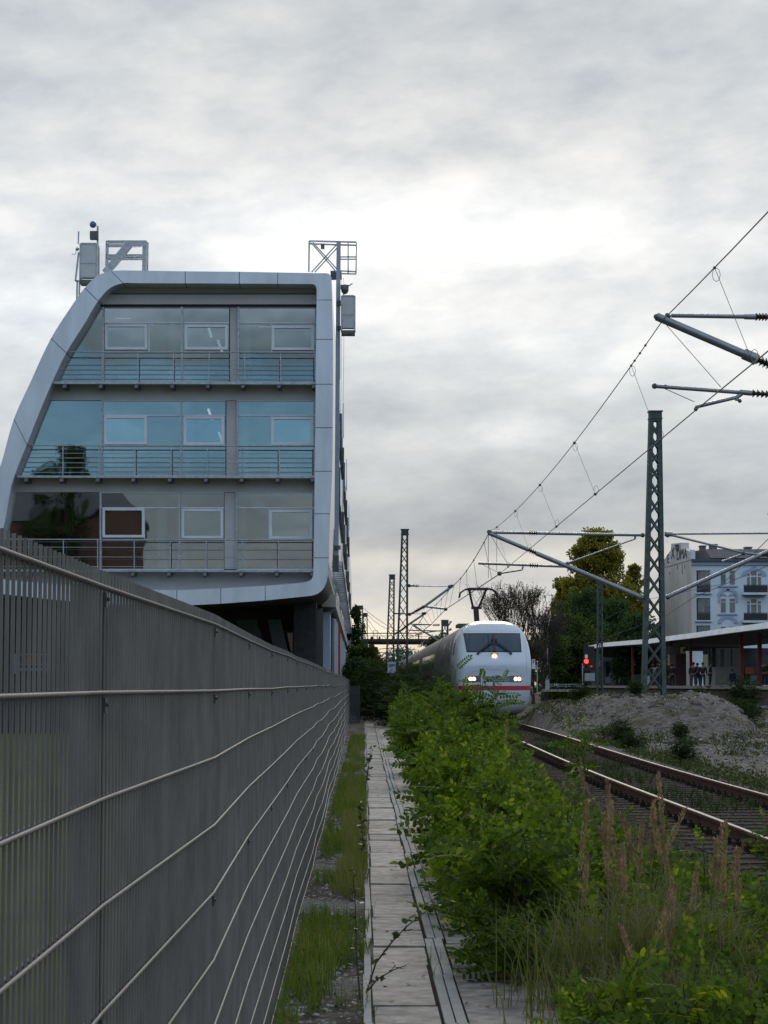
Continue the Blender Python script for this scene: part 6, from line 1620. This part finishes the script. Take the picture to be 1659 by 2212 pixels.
tree('broadleaf_tree', at(1200, 1478, 188).x, 188, .2, 'narrow olive tree behind the lamp post', m_tolive, rnd_env(1.3), 5.6, 46, 120, .22, .7, 46, .2, 8, .8, base=.02, push=1.22)
tree('broadleaf_tree', at(1275, 1478, 190).x, 190, .2, 'olive bush tree behind the red signal', m_tolive, rnd_env(2.2), 6.0, 70, 130, .22, .8, 47, .25, 10, .8, base=.02, push=1.26)
# the nearly bare brown tree: ascending branches fanned out
def bare(name, x, y, z0, H, label, seed, spread=.62, leaves=4200, m=None, trunk=.26):
    rs = np.random.RandomState(seed); o = empty(name, (x, y, z0), label, 'tree', None); mb = MB(); tips = []
    def br(p, d, L, r, dep):
        n = 4; q = p.copy(); dd = d.copy(); pts = [Vector(q)]
        for i in range(n):
            dd = dd+rs.normal(0, .09, 3); dd[2] += .05; dd /= np.linalg.norm(dd); q = q+dd*L/n; pts.append(Vector(q))
            if dep >= 3: tips.append(q.copy())
        mb.path(pts, max(r, .014), 4 if dep > 1 else 6, max(r*.6, .012))
        if dep < 6:
            for j in range(3 if dep < 3 else 2):
                a = rs.rand()*6.28; s = spread*(.45+.6*rs.rand()); o_ = np.array([math.cos(a)*s, math.sin(a)*s, .15]); nd = dd+o_; nd /= np.linalg.norm(nd)
                br(q if j else q, nd, L*(.72+.16*rs.rand()), r*.62, dep+1)
    for k in range(4):
        a = k*1.57+rs.rand(); br(np.array([x+rs.normal(0, .4), y, z0]), np.array([math.cos(a)*.16, math.sin(a)*.16, 1.0]), H*.245, trunk*.55, 0)
    mb.build('trunk', m_treebark, o)
    T = np.array(tips); k = leaves; P = T[rs.randint(0, len(T), k)]+rs.normal(0, .07, (k, 3)); V, Fq = place(TV, TF, P, rs.normal(0, 1, (k, 3)), rs.normal(0, 1, (k, 3)), .14*(.6+.8*rs.rand(k))); np_mesh('crown', V, Fq, m or m_brown, o)
    return o
bare('bare_tree', at(1130, 1478, 190).x, 190, .2, 10.4, 'almost leafless brown tree with fanned branches behind the train', 3, .50, 3000)
bare('bare_tree', at(1172, 1478, 200).x, 200, .2, 8.6, 'thin bare brown tree between the fanned tree and the green trees', 5, .40, 500, trunk=.2)
bare('bare_tree', at(1152, 1478, 178).x, 178, .2, 5.5, 'low bare brown thicket tree directly right of the train', 7, .5, 900, trunk=.15)
# left edge trees by the office
def con_env(f): return 1.7*max(.04, 1-f)+.1
tree('conifer', at(768, 1478, 185).x, 185, .1, 'dark conifer top peeping out behind the far end of the office building', m_tgreen, lambda f: .25+1.0*max(0, 1-f), 8.3, 60, 60, .22, .42, 51, .16, 18, .3, base=.2)
tree('broadleaf_tree', at(782, 1478, 170).x, 170, 0, 'dark broad bush tree at the foot of the distant left masts', m_tolive, rnd_env(1.6), 4.6, 70, 120, .20, .7, 52, .2, 8, .8, base=.02)
tree('broadleaf_tree', at(812, 1478, 158).x, 158, 0, 'dark rounded bush left of the kilometre board', m_tolive, rnd_env(1.6), 3.3, 70, 120, .18, .55, 53, .2, 8, .8, base=.02)
tree('broadleaf_tree', at(838, 1478, 175).x, 175, 0, 'dark bush tree behind the kilometre board', m_tgreen, rnd_env(1.8), 3.2, 60, 120, .20, .6, 54, .2, 8, .8, base=.02)
tree('broadleaf_tree', at(776, 1478, 128).x, 128, 0, 'very dark bush behind the short mesh fence', m_tgreen, rnd_env(.95), 3.3, 46, 120, .16, .5, 55, .12, 8, .8, base=.02)
tree('broadleaf_tree', at(945, 1478, 252).x, 252, 0, 'distant brownish tree showing above the train roof', m_tolive, rnd_env(2.4), 7.2, 60, 100, .25, .8, 56, .2, 8, .8, base=.2)
tree('poplar', -13.0, -44, 0, 'tall dark tree added out of view for its reflection in the left curved panes', m_tgreen, lambda f: 2.9*math.sqrt(max(.02, 1-((f-.6)/.42)**2)) if f > .2 else .8, 23.5, 90, 110, .30, .9, 91, .4, 10, 1.0)  # unseen tree added behind the camera to give the curved glass a dark reflection
# far wooded band closing the horizon
rs = np.random.RandomState(77); cl = []
for k in range(1500):
    x = rs.uniform(-60, 210); top = 7.3+2.6*vnoise(x*.09, 2.2)+1.2*vnoise(x*.4, 5)
    if x < 14: top -= 1.3
    cl.append((np.array([x, 345+rs.uniform(-8, 8), top*rs.rand()**.7]), 1.5))
V, Fq = crown(rs, cl, 26, .8, 0)
tag(np_mesh('distant_wood', V, Fq, m_tgreen), 'dark far off band of trees along the horizon', 'woodland', kind='stuff')
